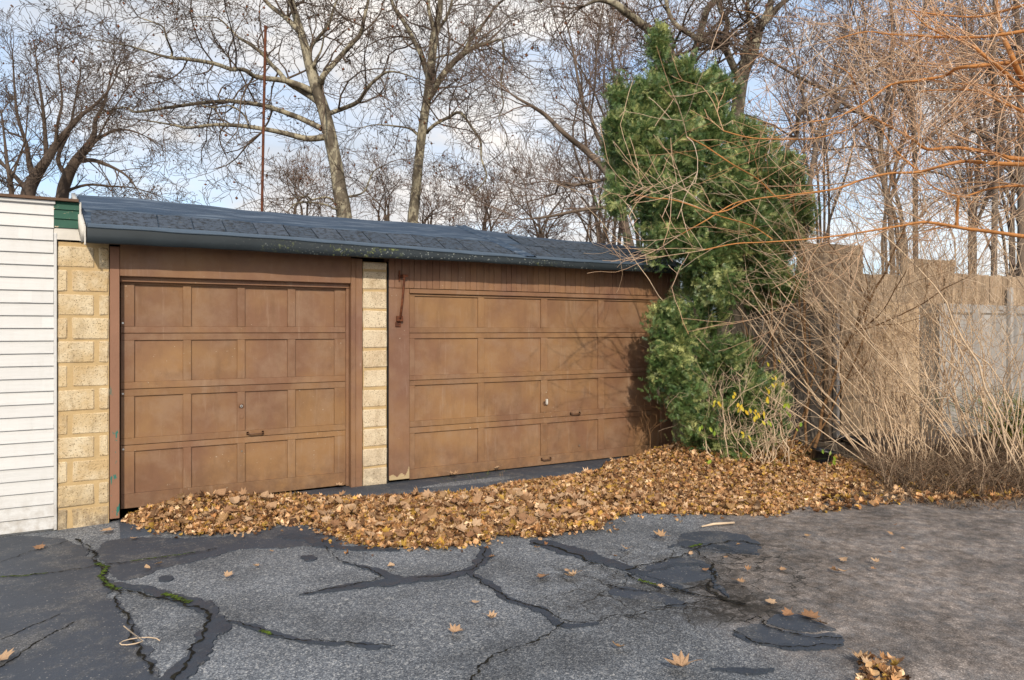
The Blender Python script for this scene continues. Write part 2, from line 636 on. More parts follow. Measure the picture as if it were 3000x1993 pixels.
dirtc = m.mix(1.0, dirtc, m.ramp(sv['Z'], [(0.0, 0.55), (0.6, 0.95), (0.9, 1.3), (1.0, 1.9)]), 'MULTIPLY')
c = m.mix(m.mix(1.0, ca['X'], m.ramp(m.noise(8, 6, 0.7, P), [(0.25, 0.35), (0.6, 1.0)]), 'MULTIPLY'), c, dirtc)
dsh = m.ramp(m.noise(1.6, 6, 0.65, P), [(0.36, 0.6), (0.60, 1.15)])
c = m.mix(ca['X'], c, m.mix(1.0, c, dsh, 'MULTIPLY'))
wv = m.n('ShaderNodeVectorMath', operation='ADD')
nz = m.n('ShaderNodeTexNoise')
nz.inputs['Scale'].default_value = 5.0
nz.inputs['Detail'].default_value = 4
m.l(P, nz.inputs['Vector'])
sc_ = m.n('ShaderNodeVectorMath', operation='SCALE')
sc_.inputs['Scale'].default_value = 0.22
m.l(nz.outputs['Color'], sc_.inputs[0])
m.l(P, wv.inputs[0])
m.l(sc_.outputs[0], wv.inputs[1])
allig = m.ramp(m.vor(3.6, 'DISTANCE_TO_EDGE', wv.outputs[0]), [(0.008, 1.0), (0.022, 0.0)])
c = m.mix(m.mix(1.0, allig, m.ramp(ca['Y'], [(0.12, 0.0), (0.4, 0.9)]), 'MULTIPLY'), c, (0.018, 0.017, 0.015))
soil = m.mix(1.0, ca['Y'], m.ramp(m.noise(7, 7, 0.75, P), [(0.40, 0.0), (0.56, 1.0)]), 'MULTIPLY')
c = m.mix(soil, c, (0.022, 0.019, 0.015))
m.color(c)
m.bump(m.vor(150, 'F1', P), 0.0035, 0.8)
m.bump(m.noise(2.5, 5, 0.6, P), 0.02, 0.7)
M['asphalt'] = m.m
m = Mat('sealcoat', 0.62, 0.4)
P = m.n('ShaderNodeNewGeometry').outputs['Position']
c = hue(m, (0.046, 0.056, 0.074), 0.7, 1.4, m.noise(1.8, 6, 0.65, P))
worn = m.ramp(m.noise(3.2, 8, 0.78, P), [(0.50, 0.0), (0.62, 0.75)])
sv = m.sep(m.vor(150, 'F1', P, 'Color'))
c = m.mix(worn, c, m.ramp(sv['X'], [(0.0, 0.05), (0.7, 0.12), (1.0, 0.3)]))
flk = m.mix(1.0, m.ramp(sv['Y'], [(0.988, 0.0), (0.991, 1.0)]), 0.6, 'MULTIPLY')
c = m.mix(flk, c, (0.38, 0.36, 0.33))
m.color(c).bump(m.noise(120, 3, 0.6, P), 0.002).bump(m.noise(5, 4, 0.6, P), 0.008)
M['seal'] = m.m
m = Mat('tar', 0.55, 0.4)
P = m.n('ShaderNodeNewGeometry').outputs['Position']
c = hue(m, (0.034, 0.043, 0.058), 0.65, 1.6, m.noise(5, 6, 0.65, P))
sv = m.sep(m.vor(150, 'F1', P, 'Color'))
c = m.mix(m.ramp(m.noise(9, 6, 0.75, P), [(0.58, 0.0), (0.68, 0.8)]), c, m.ramp(sv['X'], [(0.0, 0.04), (0.7, 0.11), (1.0, 0.26)]))
m.color(c).rough(m.ramp(m.noise(6, 5, .6, P), [(0.35, 0.4), (0.65, 0.8)]))
m.bump(m.noise(90, 3, 0.6, P), 0.002)
m.bump(m.noise(30, 4, 0.6, P), 0.003)
M['tar'] = m.m
m = Mat('crack_soil', 0.95, 0.1)
P = m.n('ShaderNodeNewGeometry').outputs['Position']
m.color(m.ramp(m.noise(16, 5, 0.7, P), [(0.4, (0.012, 0.011, 0.010)), (0.62, (0.03, 0.028, 0.02)), (0.75, (0.07, 0.06, 0.04))])).bump(m.noise(40, 3, 0.6, P), 0.004)
M['crack'] = m.m
m = Mat('moss', 0.95, 0.1)
P = m.n('ShaderNodeNewGeometry').outputs['Position']
m.color(m.ramp(m.noise(30, 4, 0.7, P), [(0.4, (0.02, 0.025, 0.012)), (0.6, (0.10, 0.15, 0.02)), (0.75, (0.20, 0.26, 0.04))])).bump(m.noise(60, 3, 0.6, P), 0.006)
M['moss'] = m.m
m = Mat('soil', 0.95, 0.1)
P = m.n('ShaderNodeNewGeometry').outputs['Position']
c = m.ramp(m.noise(9, 7, 0.7, P), [(0.3, (0.035, 0.024, 0.016)), (0.55, (0.085, 0.058, 0.036)), (0.75, (0.17, 0.115, 0.065))])
m.color(c).bump(m.noise(25, 5, 0.7, P), 0.02)
M['soil'] = m.m


# plants: colour from the vertex colours of the pieces
def piece_mat(name, rough=0.7, spec=0.2, trans=0.0, noise=0.0):
    m = Mat(name, rough, spec)
    c = m.attr('col')
    if noise:
        c = m.mix(1.0, c, m.ramp(m.noise(noise, 4, 0.6), [(0.3, 0.65), (0.7, 1.2)]), 'MULTIPLY')
    m.color(c)
    if trans:
        out = m.t.nodes['Material Output']
        tr = m.n('ShaderNodeBsdfTranslucent')
        m.l(c, tr.inputs[0])
        mx = m.n('ShaderNodeMixShader')
        mx.inputs[0].default_value = trans
        m.l(m.b.outputs[0], mx.inputs[1])
        m.l(tr.outputs[0], mx.inputs[2])
        m.l(mx.outputs[0], out.inputs[0])
    return m.m


M['leafbits'] = piece_mat('dry_leaf', 0.65, 0.25, 0.15, 30)
M['needles'] = piece_mat('yew_needles', 0.4, 0.5, 0.12)
M['drybits'] = piece_mat('dry_stems', 0.85, 0.1)
m = Mat('single_leaf', 0.6, 0.25)
c = m.ramp(m.rand(), [(0.0, (0.27, 0.14, 0.070)), (0.35, (0.40, 0.24, 0.13)), (0.7, (0.54, 0.37, 0.23)), (1.0, (0.33, 0.19, 0.08))])
c = m.mix(1.0, c, m.ramp(m.noise(20, 5, 0.65), [(0.3, 0.65), (0.7, 1.15)]), 'MULTIPLY')
m.color(c)
M['leaf'] = m.m
m = Mat('yellow_leaf', 0.5, 0.3)
m.color(m.mix(m.rand(), (0.50, 0.33, 0.02), (0.42, 0.38, 0.04)))
M['yleaf'] = m.m
m = Mat('green_leaf', 0.5, 0.3)
m.color(m.mix(m.rand(), (0.10, 0.20, 0.02), (0.28, 0.34, 0.03)))
M['gleaf'] = m.m

m = Mat('plane_bark', 0.85, 0.15)
v = m.mapped((1, 1, 0.45))
n1 = m.noise(3.4, 5, 0.6, v, 0.5)
c = m.ramp(n1, [(0.36, (0.095, 0.080, 0.060)), (0.485, (0.165, 0.140, 0.105)), (0.50, (0.27, 0.24, 0.175)), (0.60, (0.42, 0.38, 0.275)), (0.62, (0.20, 0.175, 0.13))])
m.color(c).bump(n1, 0.02).bump(m.noise(25, 4), 0.01)
M['plane'] = m.m
m = Mat('plane_twig', 0.9, 0.1)
m.color(hue(m, (0.120, 0.090, 0.070), 0.55, 1.6, m.noise(0.7, 3)))
M['ptwig'] = m.m
m = Mat('dark_bark', 0.9, 0.1)
m.color(hue(m, (0.165, 0.128, 0.100), 0.55, 1.4, m.noise(4, 5, 0.6, m.mapped((1, 1, 0.3))))).bump(m.noise(14, 4, 0.6, m.mapped((1, 1, 0.3))), 0.02)
M['dark'] = m.m
m = Mat('darker_bark', 0.9, 0.1)
m.color(hue(m, (0.120, 0.092, 0.074), 0.6, 1.4, m.noise(3, 4, 0.6, m.mapped((1, 1, 0.3)))))
M['darker'] = m.m
m = Mat('dark_twig', 0.9, 0.1)
m.color(hue(m, (0.205, 0.145, 0.112), 0.40, 1.7, m.noise(0.7, 3)))
M['dtwig'] = m.m
m = Mat('orange_bark', 0.7, 0.2)
m.color(hue(m, (0.50, 0.225, 0.075), 0.6, 1.25, m.noise(6, 5))).bump(m.noise(30, 3), 0.003)
M['orange'] = m.m
m = Mat('orange_twig', 0.7, 0.2)
m.color(m.mix(m.ramp(m.noise(.8, 3), [(.35, 0.0), (.65, 1.0)]), (0.62, 0.34, 0.17), (0.78, 0.60, 0.44)))
M['otwig'] = m.m
m = Mat('tan_stem', 0.75, 0.2)
m.color(hue(m, (0.72, 0.55, 0.38), 0.65, 1.1, m.noise(7, 5))).bump(m.noise(40, 3), 0.002)
M['tan'] = m.m
m = Mat('tan_twig', 0.75, 0.2)
m.color(m.mix(m.ramp(m.noise(1.3, 4), [(.38, 0.0), (.62, 1.0)]), (0.46, 0.31, 0.19), (0.80, 0.64, 0.47)))
M['tant'] = m.m
m = Mat('brown_stem', 0.8, 0.15)
m.color(hue(m, (0.22, 0.125, 0.06), 0.6, 1.3, m.noise(8, 4)))
M['bstem'] = m.m


# ------------------------------------------------------------------ THE SETTING: ground
def ground_sheet():
    V, F = [], []
    n = 60
    xs = np.linspace(-1, 1, n)
    xs = np.sign(xs) * (np.abs(xs) ** 3) * 1500
    X, Y = np.meshgrid(xs + 3, xs + 6, indexing='ij')
    Z = np.full_like(X, -0.16)
    V = np.stack([X, Y, Z], -1).reshape(-1, 3)
    I = np.arange(n * n).reshape(n, n)
    F = np.stack([I[:-1, :-1], I[1:, :-1], I[1:, 1:], I[:-1, 1:]], -1).reshape(-1, 4)
    tag(obj('ground', np_mesh('ground', V, F, M['soil'], smooth=True)), kind='structure')


ground_sheet()


def driveway():
    xs = np.arange(-7, 12.01, 0.08)
    ys = np.arange(-14, 0.121, 0.08)
    X, Y = np.meshgrid(xs, ys, indexing='ij')
    Z = gz(X, Y) + 0.008 * np.sin(X * 1.3 + 0.5) * np.sin(Y * 1.7)
    # picture-independent masks: dusty gravelly strip on the right, soil round the broken area
    edge = 3.55 + 0.30 * np.sin(Y * 1.9) + (Y + 4.4) * 0.62
    dirt = sstep(-0.35, 0.45, X - edge)
    b1 = np.array(on_ground(1670, 1395))
    b2 = np.array(on_ground(1590, 1330))
    soil = np.maximum(np.exp(-(((X - b1[0]) / 0.42) ** 2 + ((Y - b1[1]) / 0.30) ** 2) ** 2), 0.75 * np.exp(-(((X - b2[0]) / 1.1) ** 2 + ((Y - b2[1]) / 0.75) ** 2)))
    I = np.arange(X.size).reshape(X.shape)
    V = np.stack([X, Y, Z], -1).reshape(-1, 3)
    F = np.stack([I[:-1, :-1], I[1:, :-1], I[1:, 1:], I[:-1, 1:]], -1).reshape(-1, 4)
    col = np.stack([dirt, soil, np.zeros_like(dirt)], -1).reshape(-1, 3)
    return tag(obj('driveway', np_mesh('driveway', V, F, M['asphalt'], col, True)), kind='structure')


DRIVE = driveway()


def gz2(x, y):
    return float(gz(x, y) + 0.008 * math.sin(x * 1.3 + 0.5) * math.sin(y * 1.7))


def fractal(pts, n=4, amp=0.16, closed=True):
    pts = [Vector((p[0], p[1])) for p in pts]
    m_ = len(pts)
    out = []
    for i in range(m_ if closed else m_ - 1):          # round the traced corners
        a, b = pts[i], pts[(i + 1) % m_]
        out += [a.lerp(b, .22), a.lerp(b, .78)]
    if not closed:
        out = [pts[0]] + out + [pts[-1]]
    pts = out
    for k in range(n):
        out = []
        m_ = len(pts)
        for i in range(m_ if closed else m_ - 1):
            a, b = pts[i], pts[(i + 1) % m_]
            d = b - a
            mid = (a + b) / 2 + Vector((-d.y, d.x)) * R.uniform(-amp, amp) * (1.0 if d.length > .03 else .6)
            out += [a, mid]
        if not closed:
            out.append(pts[-1])
        pts = out
    return pts


def sheet(name, px_pts, mat, lift, amp=0.22, n=4):
    """a thin irregular patch lying on the driveway, traced on the ground"""
    g = [on_ground(*p) for p in px_pts]
    out = fractal([(p.x, p.y) for p in g], n, amp)
    from mathutils.geometry import tessellate_polygon
    # fill with a grid-clipped fan so that it follows the ground: triangulate, then lift each vertex
    tri = tessellate_polygon([[Vector((p.x, p.y, 0)) for p in out]])
    k = len(out)
    V = [(p.x, p.y, gz2(p.x, p.y) + lift) for p in out] + [(p.x, p.y, gz2(p.x, p.y) - 0.01) for p in out]
    F3 = [tuple(t) for t in tri]
    me = bpy.data.meshes.new(name)
    F = []
    for t in F3:
        a, b, c = (Vector(V[i]) for i in t)
        F.append(t if (b - a).cross(c - a).z > 0 else t[::-1])
    F += [(i, (i + 1) % k, k + (i + 1) % k, k + i) for i in range(k)]
    me.from_pydata(V, [], F)
    me.materials.append(mat)
    return obj(name, me, DRIVE)


def ribbon(name, px_pts, wid, mat, lift, amp=0.2, n=3, wj=0.5):
    g = [on_ground(*p) for p in px_pts]
    c = fractal([(p.x, p.y) for p in g], n, amp, False)
    L = len(c)
    V, F = [], []
    for i, p in enumerate(c):
        t = (c[min(i + 1, L - 1)] - c[max(i - 1, 0)]).normalized()
        nrm = Vector((-t.y, t.x))
        w = wid * R.uniform(1 - wj, 1 + wj) * (0.3 if i in (0, L - 1) else 1)
        for s_ in (-1, 1):
            q = p + nrm * w * s_ * 0.5
            V.append((q.x, q.y, gz2(q.x, q.y) + lift))
    for i in range(L - 1):
        F.append((2 * i, 2 * i + 2, 2 * i + 3, 2 * i + 1)[::-1])
    me = bpy.data.meshes.new(name)
    me.from_pydata(V, [], F)
    for p in me.polygons:
        if p.normal.z < 0:
            p.flip()
    me.materials.append(mat)
    return obj(name, me, DRIVE)


def seal_patches():
    # broad sealed areas on the left
    sheet('sealcoat', [(-260, 1262), (-60, 1245), (140, 1238), (190, 1262), (232, 1300), (250, 1345), (280, 1400), (300, 1440), (330, 1480), (350, 1530), (370, 1580), (380, 1700), (-500, 1700)], M['seal'], 0.006, 0.20)
    sheet('sealcoat', [(245, 1312), (225, 1285), (232, 1250), (300, 1238), (430, 1240), (560, 1232), (640, 1214), (700, 1212), (735, 1226), (790, 1250), (770, 1262), (650, 1262), (520, 1268), (522, 1276), (440, 1296), (370, 1312), (300, 1340), (262, 1335)], M['seal'], 0.006, 0.20)
    sheet('sealcoat', [(1560, 1240), (1590, 1228), (1660, 1226), (1720, 1236), (1760, 1262), (1740, 1276), (1640, 1276), (1570, 1262)], M['seal'], 0.006)
    sheet('sealcoat', [(1455, 1325), (1500, 1300), (1560, 1285), (1610, 1290), (1650, 1310), (1640, 1335), (1570, 1345), (1500, 1345)], M['seal'], 0.006)
    sheet('sealcoat', [(1400, 1362), (1440, 1352), (1520, 1370), (1590, 1395), (1560, 1402), (1470, 1385), (1405, 1372)], M['seal'], 0.006)
    sheet('sealcoat', [(1690, 1455), (1740, 1440), (1790, 1455), (1870, 1468), (1935, 1462), (1945, 1490), (1900, 1502), (1820, 1498), (1740, 1490), (1700, 1475)], M['seal'], 0.006)
    sheet('sealcoat', [(1760, 1440), (1790, 1420), (1860, 1420), (1900, 1445), (1935, 1458), (1850, 1462), (1790, 1448)], M['seal'], 0.006)
    # poured tar along the cracks: centre line and width, in one connected run each
    tar = [
        [(250, 1348, 5), (300, 1356, 12), (345, 1362, 17), (400, 1379, 20), (450, 1398, 24), (488, 1414, 42), (500, 1434, 50), (488, 1460, 44), (466, 1494, 38), (446, 1530, 42), (410, 1562, 50), (360, 1600, 60)],
        [(492, 1446, 20), (512, 1450, 32), (532, 1452, 12)],
        [(520, 1437, 3), (568, 1446, 7), (600, 1455, 13), (632, 1467, 15), (662, 1473, 7), (720, 1484, 5), (800, 1488, 4), (900, 1494, 2)],
        [(690, 1376, 2), (768, 1362, 11), (800, 1357, 13), (860, 1349, 12), (930, 1341, 15), (1000, 1333, 12), (1060, 1325, 13), (1096, 1310, 18), (1112, 1290, 22), (1120, 1262, 32)],
        [(790, 1298, 2), (845, 1311, 7), (872, 1320, 14), (900, 1333, 13), (936, 1341, 8)],
        [(1080, 1322, 12), (1110, 1336, 9), (1145, 1358, 11), (1172, 1385, 11), (1212, 1397, 5), (1255, 1409, 17), (1270, 1430, 11), (1292, 1444, 14), (1330, 1447, 4), (1380, 1440, 2)],
        [(1222, 1249, 8), (1270, 1256, 18), (1330, 1273, 20), (1390, 1292, 20), (1440, 1309, 16), (1480, 1322, 7), (1530, 1345, 4), (1600, 1372, 3)],
        [(1640, 1548, 2), (1690, 1550, 9), (1740, 1554, 12), (1785, 1548, 5)],
        [(640, 1236, 6), (700, 1240, 18), (760, 1262, 12), (840, 1267, 8), (920, 1270, 5)],
        [(1540, 1262, 3), (1580, 1252, 9), (1660, 1262, 7), (1750, 1280, 4)],
        [(1440, 1330, 3), (1520, 1312, 6), (1600, 1300, 5), (1650, 1318, 6), (1640, 1345, 8), (1680, 1380, 6)],
        [(1690, 1468, 4), (1740, 1486, 8), (1820, 1498, 10), (1900, 1500, 7), (1945, 1490, 3)],
    ]
    for line in tar:
        L_ = len(line)
        up, dn = [], []
        for i, (x, y, w) in enumerate(line):
            x0, y0, _ = line[max(i - 1, 0)]
            x1, y1, _ = line[min(i + 1, L_ - 1)]
            ll = math.hypot(x1 - x0, y1 - y0)
            nx_, ny_ = -(y1 - y0) / ll, (x1 - x0) / ll
            h_ = w * .5 * R.uniform(.8, 1.2)
            up.append((x + nx_ * h_, y + ny_ * h_))
            dn.append((x - nx_ * h_, y - ny_ * h_))
        sheet('tar_patch', up + dn[::-1], M['tar'], 0.011, 0.24, 4)
    for q in ([(365, 1334), (385, 1328), (402, 1336), (385, 1344), (366, 1342)], [(690, 1285), (720, 1282), (735, 1290), (705, 1298)]):
        sheet('tar_patch', q, M['tar'], 0.011, 0.25, 4)
    cracks = [
        ([(0, 1334), (60, 1331), (130, 1322), (235, 1305), (330, 1294), (420, 1280), (500, 1266)], .014),
        ([(175, 1245), (215, 1280), (235, 1305), (240, 1340), (258, 1365), (300, 1366), (400, 1388), (470, 1410), (490, 1428), (470, 1470), (430, 1540), (390, 1590)], .026),
        ([(240, 1340), (270, 1400), (300, 1450), (330, 1510), (350, 1560)], .022),
        ([(0, 1545), (60, 1500), (120, 1465), (170, 1440)], .014),
        ([(0, 1480), (70, 1450), (140, 1420)], .010),
        ([(0, 1300), (70, 1275), (160, 1250)], .008),
        ([(525, 1438), (570, 1448), (620, 1468), (680, 1484), (760, 1484), (850, 1490), (910, 1494)], .010),
        ([(745, 1262), (780, 1296), (830, 1310), (860, 1320), (880, 1340), (800, 1356), (700, 1376)], .011),
        ([(1120, 1265), (1110, 1300), (1060, 1324), (960, 1336)], .012),
        ([(1090, 1328), (1150, 1370), (1200, 1395), (1260, 1410), (1300, 1438), (1360, 1442), (1470, 1420), (1600, 1396), (1650, 1385)], .013),
        ([(1300, 1438), (1250, 1480), (1180, 1500), (1110, 1530), (1080, 1575)], .018),
        ([(1230, 1252), (1330, 1282), (1400, 1310), (1470, 1340), (1560, 1365), (1620, 1380), (1680, 1390)], .026),
        ([(1440, 1318), (1510, 1300), (1570, 1285), (1600, 1268), (1640, 1258), (1700, 1248), (1760, 1262)], .020),
        ([(1600, 1268), (1640, 1300), (1700, 1304), (1760, 1300)], .016),
        ([(1640, 1300), (1652, 1330), (1630, 1352), (1660, 1385), (1720, 1400)], .034),
        ([(1400, 1352), (1480, 1370), (1560, 1368), (1640, 1352), (1720, 1358)], .016),
        ([(1500, 1405), (1560, 1412), (1640, 1404)], .012),
        ([(1720, 1440), (1750, 1425), (1760, 1450), (1820, 1470), (1940, 1478)], .016),
        ([(1690, 1460), (1740, 1490), (1830, 1500), (1940, 1494)], .012),
        ([(1560, 1262), (1650, 1270), (1740, 1282)], .010),
    ]
    for p, w in cracks:
        ribbon('crack', p, w * .62, M['crack'], 0.015, 0.20, 3, 0.85)
    for p, w in (([(232, 1300), (236, 1335), (255, 1362), (275, 1364)], .03), ([(375, 1376), (420, 1392), (440, 1396)], .035), ([(0, 1336), (50, 1334), (110, 1326)], .012), ([(300, 1298), (380, 1286), (450, 1276)], .012), ([(1470, 1342), (1520, 1358)], .03), ([(1590, 1265), (1620, 1258)], .025), ([(600, 1462), (625, 1472)], .02)):
        ribbon('moss', p, w, M['moss'], 0.019, 0.25, 4, 0.8)


seal_patches()


# concrete apron strip in front of the doors (dark, smooth)
def apron():
    xs = np.linspace(0.10, 7.0, 90)
    V, F = [], []
    for i, x in enumerate(xs):
        w = 0.62 + 0.05 * math.sin(x * 2.1)
        for y, dz in ((0.10, 0.004), (-0.05, 0.008), (-w, 0.006), (-w - 0.02, -0.03)):
            V.append((x, y, gz2(x, y) + dz))
    for i in range(len(xs) - 1):
        for j in range(3):
            F.append((i * 4 + j, i * 4 + j + 1, i * 4 + j + 5, i * 4 + j + 4))
    tag(obj('apron', np_mesh('apron', V, np.array(F), M['seal'])), kind='structure')


apron()

# ------------------------------------------------------------------ GARAGE
GAR = thing('garage', 'low two-bay garage with brown panelled doors and a dark shingled roof', 'garage', (3.2, 0, 0))
GAR.location = (0, 0, 0)
XR = 6.86                       # right end


def block_pier(x0, x1, z0, z1, pattern, mat):
    me = MB().box(x0 + 0.004, x1 - 0.004, 0.004, 0.36, z0, z1, 0.002)
    p = me.build('block_pier', M['mortar'], GAR)
    pitch = 0.2155
    z = z0 + 0.006
    i = 0
    while z < z1 - 0.05:
        top = min(z + pitch - 0.016, z1)
        for a, b in pattern[i % len(pattern)]:
            mb = MB()
            mb.box(x0 + a, x0 + b, -0.006 + R.uniform(-.004, .004), 0.3, z + R.uniform(0, .004), top - R.uniform(0, .004), 0.012, 0.004)
            mb.build('block', M[mat], p)
        z += pitch
        i += 1


block_pier(-0.385, 0.022, -0.12, 2.49, [[(0.0, 0.078), (0.112, 0.402)], [(0.0, 0.288), (0.322, 0.402)]], 'block')
block_pier(2.425, 2.700, -0.02, 2.44, [[(0.004, 0.272)]], 'block_pale')


def wall_box(name, mat, *a, c=0.004, parent=GAR):
    return MB().box(*a, c).build(name, mat, parent)


# frame timbers, left bay (door set back)
wall_box('jamb', M['jamb'], 0.024, 0.104, -0.004, 0.26, -0.05, 2.47)['label'] = 'brown jamb with old green paint showing where it peels'
wall_box('header_board', M['trim'], 0.106, 2.292, -0.002, 0.05, 2.198, 2.50)
wall_box('header_board', M['trim'], 0.106, 2.292, 0.058, 0.26, 2.15, 2.47)
wall_box('jamb', M['trim'], 2.294, 2.345, -0.003, 0.30, -0.02, 2.47)
wall_box('jamb', M['trim'], 2.348, 2.422, 0.006, 0.30, -0.02, 2.47)
wall_box('door_stop', M['trim'], 2.262, 2.292, 0.07, 0.112, 0.0, 2.15)
# frame timbers, right bay
wall_box('jamb', M['trim'], 2.722, 2.962, -0.006, 0.24, 0.03, 2.160)
wall_box('jamb', M['trim'], XR - 0.215, XR, -0.006, 0.24, 0.0, 2.160)
wall_box('door_head', M['trim'], 2.964, XR - 0.217, -0.016, 0.03, 2.108, 2.158)
# bare wood splashed pale at the jamb foot
ft = MB()
for k in range(24):
    x = 2.724 + k * 0.0098
    ft.box(x, x + 0.0099, -0.0085, 0.0, 0.028, 0.028 + 0.042 + 0.016 * math.sin(k * .55) + R.uniform(0, .012) + max(0, (k - 18) * .016), 0.0008)
ft.build('bare_patch', M['barewood'], GAR)

# upright siding boards above the right door
x = 2.722
while x < XR - 0.01:
    w = R.uniform(0.062, 0.098)
    w = min(w, XR - x)
    mb = MB()
    pr = R.uniform(-0.003, 0.003)
    mb.box(x + 0.0015, x + w - 0.0015, -0.001 + pr, 0.05, 2.164 + R.uniform(0, .003), 2.52, 0.003)
    mb.build('siding_board', M['trim'], GAR)
    x += w

# side and back walls, built plainly where nothing of them shows
wall_box('gap_backing', M['soffit'], -0.02, XR, 0.262, 0.32, 2.0, 2.72)  # added backing, keeps sky light from leaking through the front joints
wall_box('gap_backing', M['trim'], 2.69, XR - .01, 0.052, 0.25, 2.10, 2.49)  # added likewise, behind the siding boards
wall_box('filler', M['hole'], 2.699, 2.7235, 0.01, 0.24, -0.02, 2.45)  # black fill added to shut the light gap between pier and jamb
wall_box('filler', M['hole'], 0.0215, 0.0245, 0.01, 0.24, -0.08, 2.47)  # same black fill at the left jamb
wall_box('side_wall', M['block'], XR + 0.002, XR + 0.15, 0.0, 5.6, -0.12, 2.5)
wall_box('side_wall', M['block'], -0.36, -0.02, 0.37, 5.6, -0.12, 2.5)
wall_box('back_wall', M['block'], -0.36, XR, 5.62, 5.8, -0.12, 2.74)


def garage_door(x0, x1, z1, y, cols, rows, secs, label):
    """sectional door: rails and stiles stand proud of sixteen panels"""
    d = thing('garage_door', label, 'x')
    del d['category']
    d.parent = GAR
    mb = MB()
    mb.box(x0, x1, y + 0.028, y + 0.05, 0.006, z1, 0.002)          # backing
    mb.build('backing', M['door'], d)
    zs = [0.006] + secs + [z1]
    # rails per section (bottom and top) so that the joint between the sections shows
    for s in range(4):
        za, zb = zs[s] + 0.0025, zs[s + 1] - 0.0025
        pa, pb = rows[s]
        jy = R.uniform(-0.002, 0.002)
        MB().box(x0 + .002, x1 - .002, y + jy, y + 0.03, za, pa, 0.003).build('rail', M['door'], d)
        MB().box(x0 + .002, x1 - .002, y + jy, y + 0.03, pb, zb, 0.003).build('rail', M['door'], d)
        edges = [x0 + .002] + [v for c in cols for v in c] + [x1 - .002]
        for k in range(0, len(edges), 2):
            MB().box(edges[k], edges[k + 1], y + jy - .0012, y + 0.03, pa + .0005, pb - .0005, 0.003).build('stile', M['door'], d)
        for a, b in cols:
            dz = 0.018
            mb = MB()
            mb.box(a - .0005, b + .0005, y + dz, y + 0.032, pa, pb, 0.002)
            mb.build('panel', M['door'], d)
    return d


YL = 0.105
DL = garage_door(0.112, 2.290, 2.195, YL,
                 [(0.229, 0.650), (0.724, 1.151), (1.226, 1.649), (1.729, 2.143)],
                 [(0.145, 0.545), (0.671, 1.068), (1.202, 1.598), (1.729, 2.128)],
                 [0.605, 1.135, 1.665], 'narrower brown garage door with sixteen sunk panels')
YR = 0.012
DR = garage_door(2.966, XR - 0.219, 2.106, YR,
                 [(3.032, 3.834), (3.915, 4.712), (4.808, 5.593), (5.684, 6.479)],
                 [(0.125, 0.528), (0.663, 1.068), (1.180, 1.598), (1.724, 2.080)],
                 [0.595, 1.125, 1.660], 'wider brown garage door with sixteen sunk panels')


def bx(px, y):                      # x on the door plane under a picture column
    return on_plane(px, 760, y).x


def handle(d, px, py, y, L=0.105):
    p = on_plane(px, py, y)
    mb = MB()
    mb.box(p.x - L / 2, p.x - L / 2 + 0.022, y - 0.006, y - 0.001, p.z - 0.018, p.z + 0.018, .002)
    mb.box(p.x + L / 2 - 0.022, p.x + L / 2, y - 0.006, y - 0.001, p.z - 0.018, p.z + 0.018, .002)
    mb.tube([(p.x - L / 2 + .011, y - .004, p.z), (p.x - L / 2 + .014, y - .03, p.z), (p.x - L / 2 + .03, y - .04, p.z - .003), (p.x + L / 2 - .03, y - .04, p.z - .003), (p.x + L / 2 - .014, y - .03, p.z), (p.x + L / 2 - .011, y - .004, p.z)], 0.0075, 8)
    mb.build('handle', M['handle'], d, True)


handle(DL, 588, 998, YL, 0.17)
handle(DR, 1325, 953, YR, 0.16)
handle(DR, 1258, 1058, YR, 0.15)


def disc(d, name, px, py, y, r, mat, t=0.008):
    p = on_plane(px, py, y)
    mb = MB()
    mb.tube([(p.x, y + 0.0, p.z), (p.x, y - t, p.z)], r, 14)
    return mb.build(name, mat, d)


disc(DL, 'lock_plate', 556, 936, YL, 0.026, M['handle'], 0.006)
disc(DL, 'lock_cylinder', 556, 936, YL, 0.013, M['bright'], 0.014)
disc(DL, 'keyhole', 556, 936, YL, 0.006, M['hole'], 0.016)
disc(DL, 'cover_plate', 556, 960, YL, 0.022, M['door'], 0.007)
disc(DR, 'lock_plate', 1255, 930, YR, 0.028, M['handle'], 0.008)
p = on_plane(1258, 926, YR)
MB().box(p.x - .012, p.x + .012, YR - .04, YR - .008, p.z - .035, p.z + .035, .006).build('lock_knob', M['oldwhite'], DR)
for px, py, y, d in ((283, 908, YL, DL), (284, 1036, YL, DL), (283, 745, YL, DL), (557, 1040, YL, DL), (1335, 1027, YR, DR)):
    disc(d, 'bolt', px, py, y, 0.009, M['bright'] if px < 300 else M['metal'], 0.006)
p = on_plane(1497, 915, YR)
MB().tube([(p.x, YR - .002, p.z + .03), (p.x - .02, YR - .012, p.z + .012), (p.x, YR - .014, p.z - .004), (p.x + .018, YR - .012, p.z - .02), (p.x + .004, YR - .004, p.z - .04)], 0.006, 6).build('hook', M['oldwhite'], DR)

